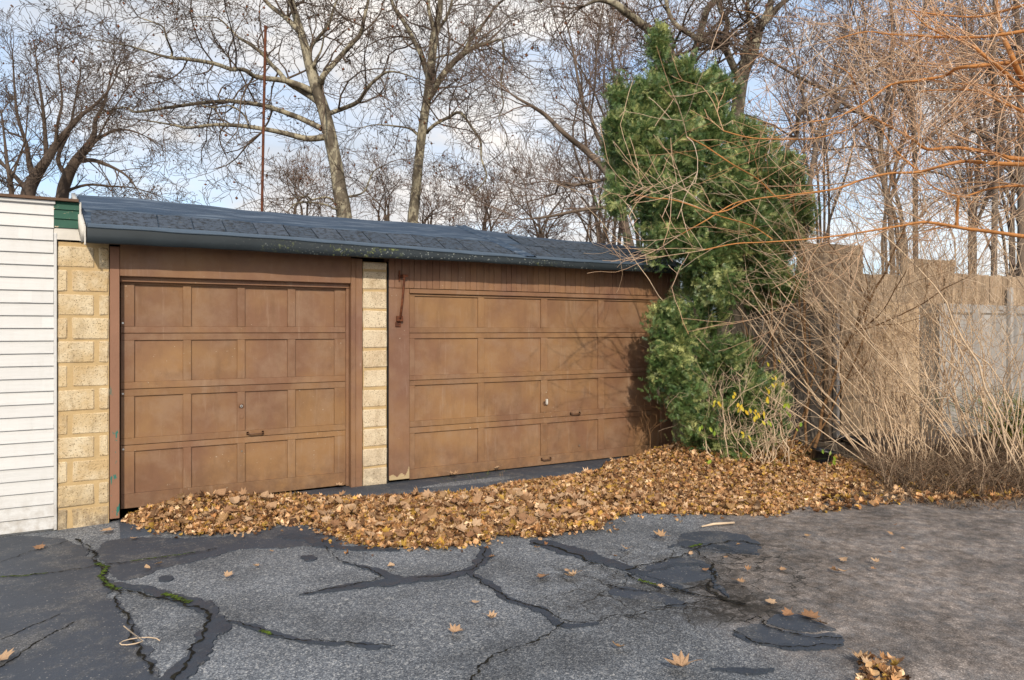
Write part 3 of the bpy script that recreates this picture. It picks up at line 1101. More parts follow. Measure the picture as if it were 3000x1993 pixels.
# rusty bar on the jamb between the bays
pt = on_plane(930, 636, -0.03)
pb = on_plane(921, 736, -0.03)
bar = thing('hold_bar', 'x', 'x')
del bar['category']
bar['label'] = 'rusty steel bar hung from a bracket on the jamb'
bar.parent = GAR
MB().tube([(pt.x, -.055, pt.z), ((pt.x + pb.x) / 2 + .004, -.055, (pt.z + pb.z) / 2), (pb.x, -.045, pb.z)], 0.013, 8).build('rod', M['rust'], bar, True)
mb = MB()
mb.box(pt.x - .055, pt.x + .03, -.03, -.007, pt.z - .012, pt.z + .014, .003)
mb.box(pt.x - .02, pt.x + .035, -.075, -.03, pt.z - .014, pt.z + .014, .003)
mb.box(pt.x - .050, pt.x - .032, -.018, -.007, pt.z - .06, pt.z + .06, .003)
mb.build('bracket', M['rust'], bar)
mb = MB()
mb.box(pb.x - .035, pb.x + .035, -.05, -.007, pb.z - .025, pb.z + .035, .004)
mb.box(pb.x - .045, pb.x + .02, -.020, -.007, pb.z - .085, pb.z - .03, .003)
mb.build('bracket', M['rust'], bar)

# ---- roof: dark roll roofing, one course of big shingles, metal edge
ROOF_Y0, ROOF_Y1 = -0.30, 0.70


def eave_z(x):       # top of the eave: sags to the right
    return 2.588 - 0.010 * x + 0.010 * math.sin(x * 1.1)


def ridge_z(x):
    return 3.020 - 0.006 * x - (0.022 * max(0, x - 3.4)) + 0.012 * math.sin(x * 1.9 + 1)


def roof_x0(t):
    return -0.15 - 0.11 * t


def roof_pt(x, t, lift=0.0):
    xs = x
    y = ROOF_Y0 + (ROOF_Y1 - ROOF_Y0) * t
    ze, zr = eave_z(xs), ridge_z(xs)
    z = ze + (zr - ze) * t + 0.012 * math.sin(math.pi * t)
    return Vector((xs, y, z + lift))


XE = 6.93
roof = thing('roof', 'x', 'x')
del roof['category'], roof['label']
roof.parent = GAR
NX = 70
V, F = [], []
TS = [0.0, 0.12, 0.25, 0.4, 0.55, 0.7, 0.85, 0.96, 1.0]
for i in range(NX):
    s = i / (NX - 1)
    for t in TS:
        x = roof_x0(t) + (XE - roof_x0(t)) * s
        lift = 0.006 * math.sin(x * 5 + t * 9) * math.sin(x * 2.3) * (t > .3)
        V.append(roof_pt(x, t, lift))
    x = roof_x0(1) + (XE - roof_x0(1)) * s
    V.append((x, 1.2, ridge_z(x) - .01))
    V.append((x, 5.9, 2.75))
k = len(TS) + 2
for i in range(NX - 1):
    for j in range(k - 1):
        F.append((i * k + j, (i + 1) * k + j, (i + 1) * k + j + 1, i * k + j + 1))
obj('roof_membrane', np_mesh('roof_membrane', V, np.array(F), M['roofing'], smooth=True), roof)
# overlap edge of the upper roll
V, F = [], []
for i in range(NX):
    s = i / (NX - 1)
    for t, lf in ((0.985, 0.012), (0.60, 0.014), (0.45, 0.018), (0.445, 0.004)):
        tt = t + 0.012 * math.sin(s * 37) * (t < .6)
        x = roof_x0(tt) + 0.01 + (XE - 0.02 - roof_x0(tt)) * s
        V.append(roof_pt(x, tt, lf + 0.007 * math.sin(x * 6.1) * math.sin(x * 2.7 + 1)))
for i in range(NX - 1):
    for j in range(3):
        F.append((i * 4 + j, i * 4 + j + 1, (i + 1) * 4 + j + 1, (i + 1) * 4 + j))
obj('roof_roll', np_mesh('roof_roll', V, np.array(F)[:, ::-1], M['roofing'], smooth=True), roof)


# shingles: each a slab with skewed side gaps
def shingle(xa, xb, ta, tb, lift, th=0.012):
    vs = []
    n = 4
    for up in (1, 0):
        for t in (ta, tb):
            for i in range(n):
                x = xa + (xb - xa) * i / (n - 1)
                p = roof_pt(x, t + 0.006 * math.sin(x * 9), lift + (th if up else 0.0) + (0.003 * math.sin(x * 13) if up else 0))
                vs.append(p)
    fs = []
    for i in range(n - 1):
        fs.append((i, i + 1, n + i + 1, n + i))
        fs.append((i, 2 * n + i, 2 * n + i + 1, i + 1))
        fs.append((n + i, n + i + 1, 3 * n + i + 1, 3 * n + i))
    fs.append((0, n, 3 * n, 2 * n))
    fs.append((n - 1, 3 * n - 1, 4 * n - 1, 2 * n - 1)[::-1])
    mb = MB()
    mb.add(vs, fs)
    o = mb.build('shingle', M['shingle'], roof)
    return o


for row, (ta, tb, off, lf) in enumerate(((0.10, 0.455, 0.0, 0.006), )):
    x = roof_x0(0) + 0.02 + off
    while x < XE - 0.1:
        w = R.uniform(0.275, 0.315)
        if x < 0.1:
            w = 0.55
        xb = min(x + w, XE - 0.01)
        shingle(x + 0.006, xb - 0.006, ta, tb, lf)
        x += w
# second course on the right bay only, older and lower
x = 4.5
while x < XE - 0.1:
    w = R.uniform(0.27, 0.32)
    xb = min(x + w, XE - 0.01)
    shingle(x + 0.005, xb - 0.005, 0.455, 0.80, 0.020, 0.010)
    x += w

# drip edge strip and fascia
V, F = [], []
for i in range(NX):
    s = i / (NX - 1)
    x = roof_x0(0) + (XE - roof_x0(0)) * s
    ze = eave_z(x)
    bot = 2.462 + 0.004 * math.sin(x * 2.2) - 0.004 * max(0, x - 4) * 1.0
    yb = -0.305 + 0.012 * math.sin(x * 1.4)
    prof = [(roof_pt(x, 0.11).y, roof_pt(x, 0.11, .008).z), (ROOF_Y0 - 0.014, ze + 0.012), (ROOF_Y0 - 0.020, ze + 0.002), (yb - 0.013, (ze + bot) / 2 + 0.004 * math.sin(x * 6)), (yb - 0.016, bot + 0.006 * math.sin(x * 3.7) * math.sin(x * 9.1)), (yb + 0.02, bot - 0.004), (yb + 0.03, bot + 0.03)]
    for y, z in prof:
        V.append((x, y, z))
k = 7
for i in range(NX - 1):
    for j in range(k - 1):
        F.append((i * k + j, i * k + j + 1, (i + 1) * k + j + 1, (i + 1) * k + j))
obj('fascia', np_mesh('fascia', V, np.array(F)[:, ::-1], M['fascia']), roof)
V, F = [], []
for i in range(NX):
    x = roof_x0(0) + 0.004 + (XE - 0.004 - roof_x0(0)) * i / (NX - 1)
    ze = eave_z(x) + 0.004 * math.sin(x * 7.3) * math.sin(x * 2.9)
    V += [(x, ROOF_Y0 + 0.09, roof_pt(x, 0.09).z + .014), (x, ROOF_Y0 - 0.033, ze + 0.013), (x, ROOF_Y0 - 0.034, ze + 0.007), (x, ROOF_Y0 - 0.022, ze + 0.000)]
for i in range(NX - 1):
    for j in range(3):
        F.append((i * 4 + j + 1, i * 4 + j, (i + 1) * 4 + j, (i + 1) * 4 + j + 1)[::-1])
obj('drip_edge', np_mesh('drip_edge', V, np.array(F), M['drip']), roof)
mb = MB()
mb.box(-0.14, XE - 0.02, -0.27, 0.30, 2.500, 2.53, .002)
mb.build('soffit', M['soffit'], roof)
# raised metal flashing where the two roofs meet
V, F = [], []
NS = 16
for i in range(NS):
    t = -0.02 + 1.03 * i / (NS - 1)
    xc = 4.37 - 0.44 * max(t, 0) + 0.01 * math.sin(i)
    for dx, lf in ((-0.075, 0.02), (-0.055, 0.038), (-0.035, 0.030), (0.03, 0.034), (0.05, 0.046), (0.08, 0.020)):
        V.append(roof_pt(xc + dx, max(t, 0), lf) + Vector((0, min(t, 0), 0)))
for i in range(NS - 1):
    for j in range(5):
        F.append((i * 6 + j, i * 6 + j + 1, (i + 1) * 6 + j + 1, (i + 1) * 6 + j))
obj('flashing', np_mesh('flashing', V, np.array(F), M['roofing'], smooth=False), roof)
# verge board at the left end of the roof, old white
V, F = [], []
for t in (0.0, 0.35, 0.7, 1.0):
    p = roof_pt(roof_x0(t), t)
    for dx, dz in ((-0.045, 0.018), (-0.012, 0.024), (-0.005, -0.11), (-0.042, -0.13 - 0.02 * math.sin(t * 9))):
        V.append((p.x + dx, p.y - (0.02 if t == 0 else 0), p.z + dz))
for i in range(3):
    for j in range(4):
        F.append((i * 4 + j, i * 4 + (j + 1) % 4, (i + 1) * 4 + (j + 1) % 4, (i + 1) * 4 + j))
F += [(3, 2, 1, 0), (12, 13, 14, 15)]
obj('verge_board', np_mesh('verge_board', V, np.array(F), M['oldwhite']), roof)
mb = MB()
mb.box(-0.172, -0.158, -0.325, -0.29, 2.44, 2.60, .003)
mb.build('verge_cap', M['oldwhite'], roof)

# mast behind the ridge
p0 = on_plane(603, 492, 1.1)
p1 = on_plane(612, 66, 1.1)
mast = thing('roof_mast', 'thin rusty red pole standing up behind the garage roof', 'pole', p0 + Vector((0, 0, -0.15)))
mb = MB()
q0, q1 = p0 - mast.location, p1 - mast.location
mb.tube([q0 + Vector((0, 0, -.15)), q0 * .5 + q1 * .5, q1], 0.0155, 8)
mb.build('pipe', M['rust'], mast)
mb = MB()
mb.tube([q1, q1 + Vector((0, 0, .03)), q1 + Vector((0, 0, .035))], [0.019, 0.019, 0.012], 8)
mb.build('cap', M['rust'], mast)
mb = MB()
mb.box(-.06, .06, -.06, .06, -.02, .02, .004)
mb.build('base_plate', M['rust'], mast)

# ------------------------------------------------------------------ WHITE BUILDING on the left
WB = thing('clapboard_building', 'white clapboard building adjoining the garage, cut off by the left picture edge', 'building', (0, 0, 0))
ex = 0.1115
z = -0.07
i = 0
while z < 2.80:
    zt = min(z + ex, 2.815)
    x1 = -0.412
    mb = MB()
    mb.prism([(-0.024, z), (-0.003, zt + 0.012), (0.012, zt + 0.012), (0.012, z)][::-1], -3.6, x1)
    o = mb.build('siding_board', M['white'], WB)
    o.rotation_euler = (0, R.uniform(-.0012, .0012), 0)
    if i % 5 in (1, 3):
        mb = MB()
        sx = -0.412 - (0.085 if i % 5 == 1 else 0.26)
        mb.prism([(-0.0262, z + .001), (-0.0052, zt), (0.0, zt), (0.0, z + .001)][::-1], sx, sx + 0.10)
        mb.build('lap_joint', M['white'], WB)
    z += ex
    i += 1
mb = MB()
mb.box(-0.411, -0.387, -0.026, 0.02, -0.085, 2.56, 0.003)
mb.build('corner_trim', M['white'], WB)
mb = MB()
mb.box(-3.6, -0.39, 0.02, 5.0, -0.12, 2.80, 0.003)
mb.build('wall', M['white'], WB)
MB().box(-3.62, -0.398, -0.035, 0.05, 2.8155, 2.845, 0.003).build('drip_edge', M['white'], WB)
MB().prism([(-0.06, 2.848), (-0.06, 2.872), (5.1, 2.865), (5.1, 2.84), (0.1, 2.848)][::-1], -3.64, -0.22).build('roof_edge', M['brownedge'], WB)
# uncovered older boards between the siding and the roof end
for za, zb, mt in ((2.775, 2.847, 'green'), (2.692, 2.772, 'green'), (2.612, 2.689, 'green'), (2.505, 2.609, 'oldwhite')):
    mb = MB()
    mb.prism([(-0.024, za), (-0.010, zb), (0.012, zb), (0.012, za)][::-1], -0.411, -0.205)
    o = mb.build('old_clapboard', M[mt], WB)
    if mt == 'oldwhite':
        o['label'] = 'old white bottom board under the green ones'
MB().box(-0.216, -0.200, -0.034, -0.022, 2.50, 2.85, .002).build('trim_strip', M['oldwhite'], WB)

# ------------------------------------------------------------------ FENCE beyond the shrubs
FY = -0.78                       # front face of the fence
FEN = thing('board_fence', 'weathered board fence of mixed planks behind the bare shrubs', 'fence', (0, 0, 0))


def fx(px, y=FY):
    return on_plane(px, 760, y).x


def fz(px, py, y=FY):
    return on_plane(px, py, y).z


def plank(xa, xb, za, zb, y, mat, th=0.022, name='plank'):
    mb = MB()
    jy = R.uniform(-.008, .008)
    mb.box(xa + .006, xb - .006, y + jy, y + th + jy, za, zb, 0.004, 0.002)
    return mb.build(name, M[mat], FEN)


def plank_run(px0, px1, py_top, py_bot, y, mat, w=0.13, ragged=0.015, top2=None):
    xa, xb = fx(px0, y), fx(px1, y)
    x = xa
    while x < xb - 0.03:
        ww = min(w * R.uniform(0.85, 1.15), xb - x)
        q = (x - xa) / (xb - xa)
        zt = fz(px0, py_top, y) * (1 - q) + fz(px1, top2 if top2 else py_top, y) * q + R.uniform(-ragged, ragged)
        plank(x, x + ww, fz(px0, py_bot, y) if py_bot else -0.12, zt, y, mat)
        x += ww


# tall upper boards standing behind the rail
plank_run(1668, 1752, 640, 700, FY + 0.06, 'fence_brown', 0.16, .004, 640)
plank_run(1752, 1838, 640, 700, FY + 0.06, 'fence_brown', 0.16, .004, 640)
plank_run(1838, 1990, 558, 700, FY + 0.05, 'fence_brown', 0.17, .01, 566)
plank_run(1990, 2120, 632, 705, FY + 0.05, 'fence_brown', 0.16, .01, 634)
plank_run(2080, 2200, 594, 705, FY + 0.10, 'fence_brown', 0.16, .012, 600)
plank_run(2180, 2700, 630, 720, FY + 0.05, 'fence_brown', 0.15, .012, 655)
# lower boards
plank_run(1655, 1905, 692, None, FY + 0.02, 'fence_dark', 0.30, .004)  # shade over this panel is put into the plank colour
plank_run(1940, 2120, 694, None, FY - 0.02, 'fence_tan', 0.27, .004, 698)
plank_run(2122, 2165, 700, None, FY + 0.03, 'fence_dark', 0.15, .004)
plank_run(2165, 2700, 700, None, FY, 'fence_grey', 0.30, .006, 718)
plank_run(1893, 1950, 694, None, FY + 0.045, 'fence_dark', 0.2, .003)  # added backing plank, blocks bright sky in the gap behind the posts
MB().box(fx(1740), fx(2700), FY - 0.005, FY + 0.045, 1.955, 1.995, .004).build('rail', M['fence_dark'], FEN)
for px in (1912, 1931):
    xx_ = fx(px, FY - .05)
    MB().box(xx_ - .035, xx_ + .035, FY - .06, FY + .015, -0.12, 1.94, .005).build('post', M['fence_grey' if px == 1931 else 'fence_brown'], FEN)
xx_ = fx(2330, FY - .05)
MB().box(xx_ - .045, xx_ + .045, FY - .07, FY - .005, -0.12, 2.45, .005).build('post', M['fence_grey'], FEN)
# the sawn log end that pokes through by the rail
pl = on_plane(1889, 708, FY - .10)
mb = MB()
mb.tube([(pl.x, FY + .03, pl.z), (pl.x, FY - .11, pl.z), (pl.x, FY - .115, pl.z)], [0.075, 0.075, 0.068], 14)
mb.build('log_end', M['log_end'], FEN)
mb = MB()
mb.tube([(pl.x, FY - .112, pl.z), (pl.x, FY - .118, pl.z)], 0.012, 8)
mb.build('log_pith', M['hole'], FEN)
# orange-painted metal pieces nailed to the upper boards
for px, py in ((1922, 632), (2144, 652)):
    p = on_plane(px, py, FY + 0.04)
    mb = MB()
    mb.box(-.03, .03, -.008, .0, -.05, .05, .004, .012)
    o = tag(mb.build('dead_leaf', M['leaf']), 'orange maple leaf caught %s' % ('high on the left end of the board fence' if px < 2000 else 'on the board fence right of its middle'), 'leaf')
    o.location = (p.x, FY + 0.045, p.z)
    o.rotation_euler = (0.2, R.uniform(.3, .8), 0.2)

# planting box and pots at the fence foot
BXM = thing('planter_box', 'low dark timber planting box at the fence foot', 'planter', (0, 0, 0))
xa, xb = fx(1918, -1.35), fx(2075, -1.35)
for za, zb in ((-0.13, 0.02), (0.024, 0.165)):
    MB().box(xa, xb, -1.36, -1.32, za, zb, .004, .003).build('side_board', M['fence_dark'], BXM)
    MB().box(xa, xa + .04, -1.318, -0.86, za, zb, .004, .003).build('end_board', M['fence_dark'], BXM)
    MB().box(xb - .04, xb, -1.318, -0.86, za, zb, .004, .003).build('end_board', M['fence_dark'], BXM)
MB().box(xa + .041, xb - .041, -1.318, -0.86, -.12, .13, .01, .004).build('earth', M['soil'], BXM)


def pot(px, py, depth, r, h, tilt, label, zb):
    p = at(px, py, depth)
    t = thing('plant_pot', label, 'plant pot', (p.x, p.y, zb))
    mb = MB()
    mb.lathe([(0.0, 0.0), (r * .72, 0.0), (r * .78, .01), (r * .97, h - .03), (r * 1.06, h - .03), (r * 1.08, h), (r * .98, h), (r * .95, h - .04), (r * .72, .03), (0, .03)], 0, 0, 22)
    mb.build('bowl', M['plastic'], t, True)
    mb = MB()
    mb.lathe([(0, h - .05), (r * .93, h - .055)], 0, 0, 22)
    mb.build('earth', M['soil'], t)
    t.rotation_euler = tilt


pot(1893, 1072, 9.05, 0.135, 0.19, (0.10, 0.14, 0), 'black plastic plant pot tilted among the fallen leaves', 0.0)
pot(1962, 1028, 9.75, 0.155, 0.12, (0.0, 0.05, 0), 'wide dark shallow pot standing in the planting box', 0.115)


# ------------------------------------------------------------------ FALLEN LEAVES
def leaf_outline(kind):
    """a lobed leaf in its own plane, stem at the origin side; returns verts (x,y)"""
    lob = [(0, -0.46), (0.10, -0.30), (0.34, -0.34), (0.28, -0.16), (0.50, -0.02), (0.34, 0.06), (0.40, 0.30), (0.18, 0.22), (0.0, 0.54)]
    if kind == 1:
        lob = [(0, -0.42), (0.14, -0.32), (0.40, -0.22), (0.30, -0.08), (0.46, 0.14), (0.26, 0.12), (0.22, 0.34), (0.12, 0.26), (0.0, 0.50)]
    if kind == 2:
        lob = [(0, -0.45), (0.16, -0.36), (0.30, -0.18), (0.36, 0.02), (0.32, 0.16), (0.24, 0.30), (0.16, 0.38), (0.08, 0.46), (0.0, 0.52)]
    right = lob
    left = [(-x, y) for x, y in lob[1:-1]][::-1]
    return np.array(right + left)


OUT = [leaf_outline(k) for k in range(3)]
NL = len(OUT[0])


def leaf_local(kind, curl, fold, twist):
    """3-D shape of one leaf of unit size: centre + rim"""
    o = OUT[kind] * np.array([[1.0, 1.0]])
    o = np.vstack([[[0, -0.04]], o])
    x, y = o[:, 0], o[:, 1]
    r2 = x * x + y * y
    z = curl * r2 + fold * np.abs(x) + twist * x * y
    return np.stack([x, y, z], 1)


LEAF_F = np.array([(0, 1 + i, 1 + (i + 1) % NL) for i in range(NL)])


def rot_batch(yaw, pitch, roll):
    cy, sy, cp, sp, cr, sr = np.cos(yaw), np.sin(yaw), np.cos(pitch), np.sin(pitch), np.cos(roll), np.sin(roll)
    Rz = np.stack([np.stack([cy, -sy, 0 * cy], -1), np.stack([sy, cy, 0 * cy], -1), np.stack([0 * cy, 0 * cy, 0 * cy + 1], -1)], -2)
    Rx = np.stack([np.stack([0 * cp + 1, 0 * cp, 0 * cp], -1), np.stack([0 * cp, cp, -sp], -1), np.stack([0 * cp, sp, cp], -1)], -2)
    Ry = np.stack([np.stack([cr, 0 * cr, sr], -1), np.stack([0 * cr, 0 * cr + 1, 0 * cr], -1), np.stack([-sr, 0 * cr, cr], -1)], -2)
    return Rz @ Rx @ Ry


# outline of the drift on the ground, traced (front edge, then back edge)
FRONT = [(283, 1206), (360, 1224), (440, 1236), (520, 1230), (580, 1228), (640, 1212), (700, 1208), (735, 1222), (790, 1248), (850, 1262), (960, 1266), (1060, 1264), (1110, 1254), (1150, 1236), (1240, 1240), (1310, 1228), (1380, 1220), (1415, 1194), (1480, 1184), (1600, 1188), (1700, 1190), (1780, 1190), (1850, 1172), (1920, 1150), (2000, 1128)]
BACK = [(283, 1182), (330, 1168), (430, 1158), (520, 1152), (640, 1152), (700, 1150), (800, 1152), (900, 1150), (1000, 1146), (1090, 1136), (1180, 1118), (1290, 1104), (1380, 1090), (1400, 1074), (1440, 1062), (1500, 1050), (1580, 1044), (1680, 1040), (1780, 1040), (1860, 1050), (1960, 1070), (2040, 1084)]
fr = np.array([on_ground(*p)[:2] for p in FRONT])
bk = np.array([on_ground(*p)[:2] for p in BACK])
bk[:9, 1] = np.minimum(bk[:9, 1], 0.08)
poly = np.vstack([fr, bk[::-1]])


def in_poly(P, poly):
    x, y = P[:, 0], P[:, 1]
    inside = np.zeros(len(P), bool)
    j = len(poly) - 1
    for i in range(len(poly)):
        xi, yi, xj, yj = *poly[i], *poly[j]
        c = ((yi > y) != (yj > y)) & (x < (xj - xi) * (y - yi) / (yj - yi + 1e-12) + xi)
        inside ^= c
        j = i
    return inside


def edge_dist(P, poly):
    d = np.full(len(P), 1e9)
    for i in range(len(poly)):
        a, b = poly[i], poly[(i + 1) % len(poly)]
        ab = b - a
        t = np.clip(((P - a) @ ab) / (ab @ ab + 1e-12), 0, 1)
        d = np.minimum(d, np.linalg.norm(P - (a + t[:, None] * ab), axis=1))
    return d


def drift_h(P):
    """height of the drift: deeper against the left door and in the corner by the yew"""
    d = edge_dist(P, poly)
    ins = in_poly(P, poly)
    h = 0.065 * (1 - np.exp(-d / 0.20))
    x, y = P[:, 0], P[:, 1]
    h += 0.065 * np.exp(-((x - 0.9) / 0.7) ** 2) * sstep(-0.7, 0.0, y) * sstep(0, .15, d)
    h += 0.20 * sstep(5.6, 6.9, x) * sstep(-2.1, -0.5, y) * sstep(0, .35, d)
    h += 0.02 * np.sin(x * 7) * np.sin(y * 8 + x) * sstep(0, .3, d)
    return np.where(ins, h, 0.0), ins, d


PAL = np.array([(0.42, 0.22, 0.095), (0.52, 0.30, 0.145), (0.60, 0.38, 0.21), (0.26, 0.13, 0.060), (0.50, 0.31, 0.075), (0.72, 0.50, 0.31), (0.13, 0.065, 0.032), (0.50, 0.32, 0.165)])


def litter_mesh(name, P, Z, size, tilt, seed):
    rg = np.random.default_rng(seed)
    n = len(P)
    shapes = []
    for k in range(36):
        shapes.append(leaf_local(k % 3, rg.uniform(-2.4, 2.6), rg.uniform(-1.0, 1.2), rg.uniform(-2.4, 2.4)))
    shapes = np.array(shapes)
    ids = rg.integers(0, len(shapes), n)
    S = shapes[ids] * size[:, None, None]
    Rm = rot_batch(rg.uniform(0, 2 * np.pi, n), rg.normal(0, tilt, n), rg.normal(0, tilt, n))
    Vv = np.einsum('nij,nkj->nki', Rm, S)
    Vv += np.stack([P[:, 0], P[:, 1], Z], 1)[:, None, :]
    c = PAL[rg.integers(0, len(PAL), n)] * rg.uniform(0.62, 1.48, (n, 1))
    g_ = c.mean(1, keepdims=True)
    c = c * 1.03 - g_ * .03
    C = np.repeat(c[:, None, :], NL + 1, 1)
    C *= (1 + rg.normal(0, 0.10, (n, NL + 1, 1)))
    F = (LEAF_F[None] + (np.arange(n) * (NL + 1))[:, None, None]).reshape(-1, 3)
    return np_mesh(name, Vv.reshape(-1, 3), F, M['leafbits'], np.clip(C.reshape(-1, 3), 0.01, 1))


def make_litter():
    rg = np.random.default_rng(3)
    lo, hi = poly.min(0), poly.max(0)
    P = rg.uniform(lo - .1, hi + .1, (180000, 2))
    P += rg.normal(0, 0.05, P.shape)
    h, ins, d = drift_h(P)
    keep = ins
    P, h, d = P[keep], h[keep], d[keep]
    P, h, d = P[:46000], h[:46000], d[:46000]
    n = len(P)
    lay = rg.uniform(0.15, 1.0, n) ** 0.6
    size = rg.uniform(0.026, 0.066, n) * np.where(rg.random(n) < .10, 1.6, 1.0)
    base = gz(P[:, 0], P[:, 1])
    Z = base + 0.012 + h * lay + 0.01
    ok = P[:, 1] < 0.085 - size * .4
    okx = (P[:, 1] < -size * .55) | ((P[:, 0] > 0.16) & (P[:, 0] < 2.2))
    sel = ok & okx
    me = litter_mesh('leaf_litter', P[sel], Z[sel], size[sel], 0.85, 8)
    o = obj('leaf_litter', me)
    tag(o, 'drift of dry brown leaves along the garage doors and under the shrubs', 'leaf litter', kind='stuff')
    # crumbs and small leaves thinning out beyond the front edge
    Q = rg.uniform(lo - .4, hi + .1, (40000, 2))
    dq = edge_dist(Q, fr)
    Q = Q[(~in_poly(Q, poly)) & (rg.random(len(Q)) < np.exp(-dq / .05) * .5) & (Q[:, 1] < -.35)][:1500]
    zq = gz(Q[:, 0], Q[:, 1]) + 0.018
    tag(obj('leaf_litter', litter_mesh('leaf_litter', Q, zq, rg.uniform(.018, .055, len(Q)), .3, 31)), 'crumbled leaf bits along the front edge of the leaf drift', 'leaf litter', kind='stuff')
    return P, h


make_litter()

# packed lower leaves under the loose ones
gx = np.arange(poly[:, 0].min(), poly[:, 0].max(), 0.05)
gy = np.arange(poly[:, 1].min(), poly[:, 1].max(), 0.05)
GX, GY = np.meshgrid(gx, gy, indexing='ij')
Pg = np.stack([GX.ravel(), GY.ravel()], 1)
hg, ig, dg = drift_h(Pg)
Zg = gz(Pg[:, 0], Pg[:, 1]) - 0.02 + np.where(ig, np.maximum(hg * 0.55, 0.028) * sstep(0.0, 0.12, dg) + 0.0, -0.05) + NR.normal(0, .006, len(Pg))
I = np.arange(GX.size).reshape(GX.shape)
Fg = np.stack([I[:-1, :-1], I[1:, :-1], I[1:, 1:], I[:-1, 1:]], -1).reshape(-1, 4)
okf = ig[Fg].any(1) & (Pg[Fg][:, :, 1].max(1) < 0.08)
okf &= (Pg[Fg][:, :, 1].max(1) < -0.01) | ((Pg[Fg][:, :, 0].min(1) > .13) & (Pg[Fg][:, :, 0].max(1) < 2.2))
cg = np.array([(0.13, 0.07, 0.032)]) * NR.uniform(.4, 1.5, (len(Pg), 1))
tag(obj('leaf_mould', np_mesh('leaf_mould', np.column_stack([Pg, Zg]), Fg[okf], M['leafbits'], cg)), 'packed older leaves under the loose drift', 'leaf litter', kind='stuff')

# single large leaves: the ones that can be picked out
LEAF_ME = []
for k in range(10):
    S = leaf_local([0, 1, 0, 1, 2][k % 5], R.uniform(0.2, 1.2), R.uniform(-0.1, 0.5), R.uniform(-.9, .9))
    me = np_mesh('leaf', S, LEAF_F, M['leaf'])
    # the stalk
    mb = MB()
    mb.v = [tuple(v) for v in S]
    mb.f = [tuple(int(i) for i in f) for f in LEAF_F]
    e = Vector(S[1])
    mb.tube([(0, -0.1, 0.0), e, e + Vector((0.05, -0.18, 0.04)), e + Vector((0.12, -0.36, 0.03))], [0.012, 0.012, 0.010, 0.008], 3)
    me2 = mb.mesh('leaf', M['leaf'])
    LEAF_ME.append(me2)


def single_leaf(x, y, z, s, tilt, label, group=None):
    o = obj('fallen_leaf', R.choice(LEAF_ME if group else [m_ for i_, m_ in enumerate(LEAF_ME) if i_ % 5 != 4]))
    o.location = (x, y, z)
    o.rotation_euler = (R.gauss(0, tilt), R.gauss(0, tilt), R.uniform(0, 6.28))
    o.scale = (s, s, s)
    return tag(o, label, 'leaf', group)


# on the drift
Pp = NR.uniform(poly.min(0), poly.max(0), (6000, 2))
hp, ip, dp = drift_h(Pp)
sel = np.where(ip & (dp > .06) & (Pp[:, 1] < -0.12))[0]
near = sorted(sel[:620], key=lambda i: (Pp[i, 0] - 0) ** 2 + (Pp[i, 1] + DIST) ** 2)
for i in near[:215]:
    x, y = Pp[i]
    single_leaf(x, y, float(gz(x, y)) + hp[i] + R.uniform(0.035, 0.055), R.uniform(.075, .135), 0.5, *(('large dry leaf on top of the drift before the narrower door', 'large leaves before the narrower door') if x < 2.0 else ('large dry leaf on top of the drift before the block pier between the doors', 'large leaves before the middle pier') if x < 3.2 else ('large dry leaf on top of the drift before the wider door', 'large leaves before the wider door') if x < 5.2 else ('large dry leaf on the drift in the corner by the evergreen', 'large leaves by the evergreen')))
# scattered over the asphalt
named = [
    (1566, 1552, .17, 'big pale tan leaf at the bottom picture edge, middle of the asphalt'),
    (90, 1270, .12, 'tan leaf on the dark asphalt below the white building'),
    (527, 1337, .09, 'small reddish leaf alone on the asphalt below the left door'),
    (1051, 1467, .13, 'flat tan leaf alone on the lower asphalt, left of centre'),
    (1252, 1337, .13, 'curled tan leaf below the drift, left one of a pair'),
    (1318, 1337, .12, 'tan leaf below the drift, right one of a pair'),
    (1443, 1273, .13, 'brown leaf on the asphalt by a tar streak, right of centre'),
    (1520, 1243, .14, 'pale crumpled leaf just in front of the drift'),
    (1866, 1432, .17, 'long tan leaf at the rim of the dusty asphalt on the right'),
    (1815, 1430, .10, 'small tan leaf beside a longer one near the dusty asphalt'),
    (1776, 1400, .10, 'tan leaf on the dark soil of the broken asphalt'),
    (1706, 1352, .09, 'yellowish leaf on the broken asphalt'),
    (1096, 1398, .08, 'small pale leaf on the plain asphalt in the middle'),
    (1134, 1437, .09, 'narrow brown leaf on the asphalt above the long crack'),
    (1424, 1505, .10, 'reddish leaf on the lower asphalt, right of centre'),
    (5, 1532, .15, 'tan leaf at the lower left picture corner'),
    (246, 1230, .15, 'orange-brown leaf at the foot of the yellow block pier'),
    (1895, 1450, .10, 'yellow-brown leaf lowest of three beside the dusty asphalt'),
    (2022, 1548, .13, 'pale tan leaf in the lower right clump of leaves'),
    (2072, 1540, .10, 'darker leaf in the lower right clump of leaves'),
    (1985, 1535, .12, 'brown leaf at the left of the lower right clump'),
    (1134, 1291, .07, 'small pinkish leaf by the forked tar seam'),
    (1045, 1105, .16, 'tan maple leaf standing against the foot of the right door'),
    (1145, 1090, .12, 'yellow-brown leaf against the right door foot, near its middle'),
    (1410, 1068, .10, 'pale leaf on the dark apron right of the door handle'),
    (780, 1130, .13, 'brown leaf in the right corner of the left doorway'),
    (1522, 1362, .07, 'small dark red leaf on the broken asphalt'),
]
for px, py, s, lb in named:
    p = on_ground(px, py)
    if py < 1140:
        p.y = min(p.y, -0.05)
    single_leaf(p.x, p.y, gz2(p.x, p.y) + 0.030 if py > 1140 else float(gz(p.x, p.y)) + .05, s * .85, 0.14, lb)
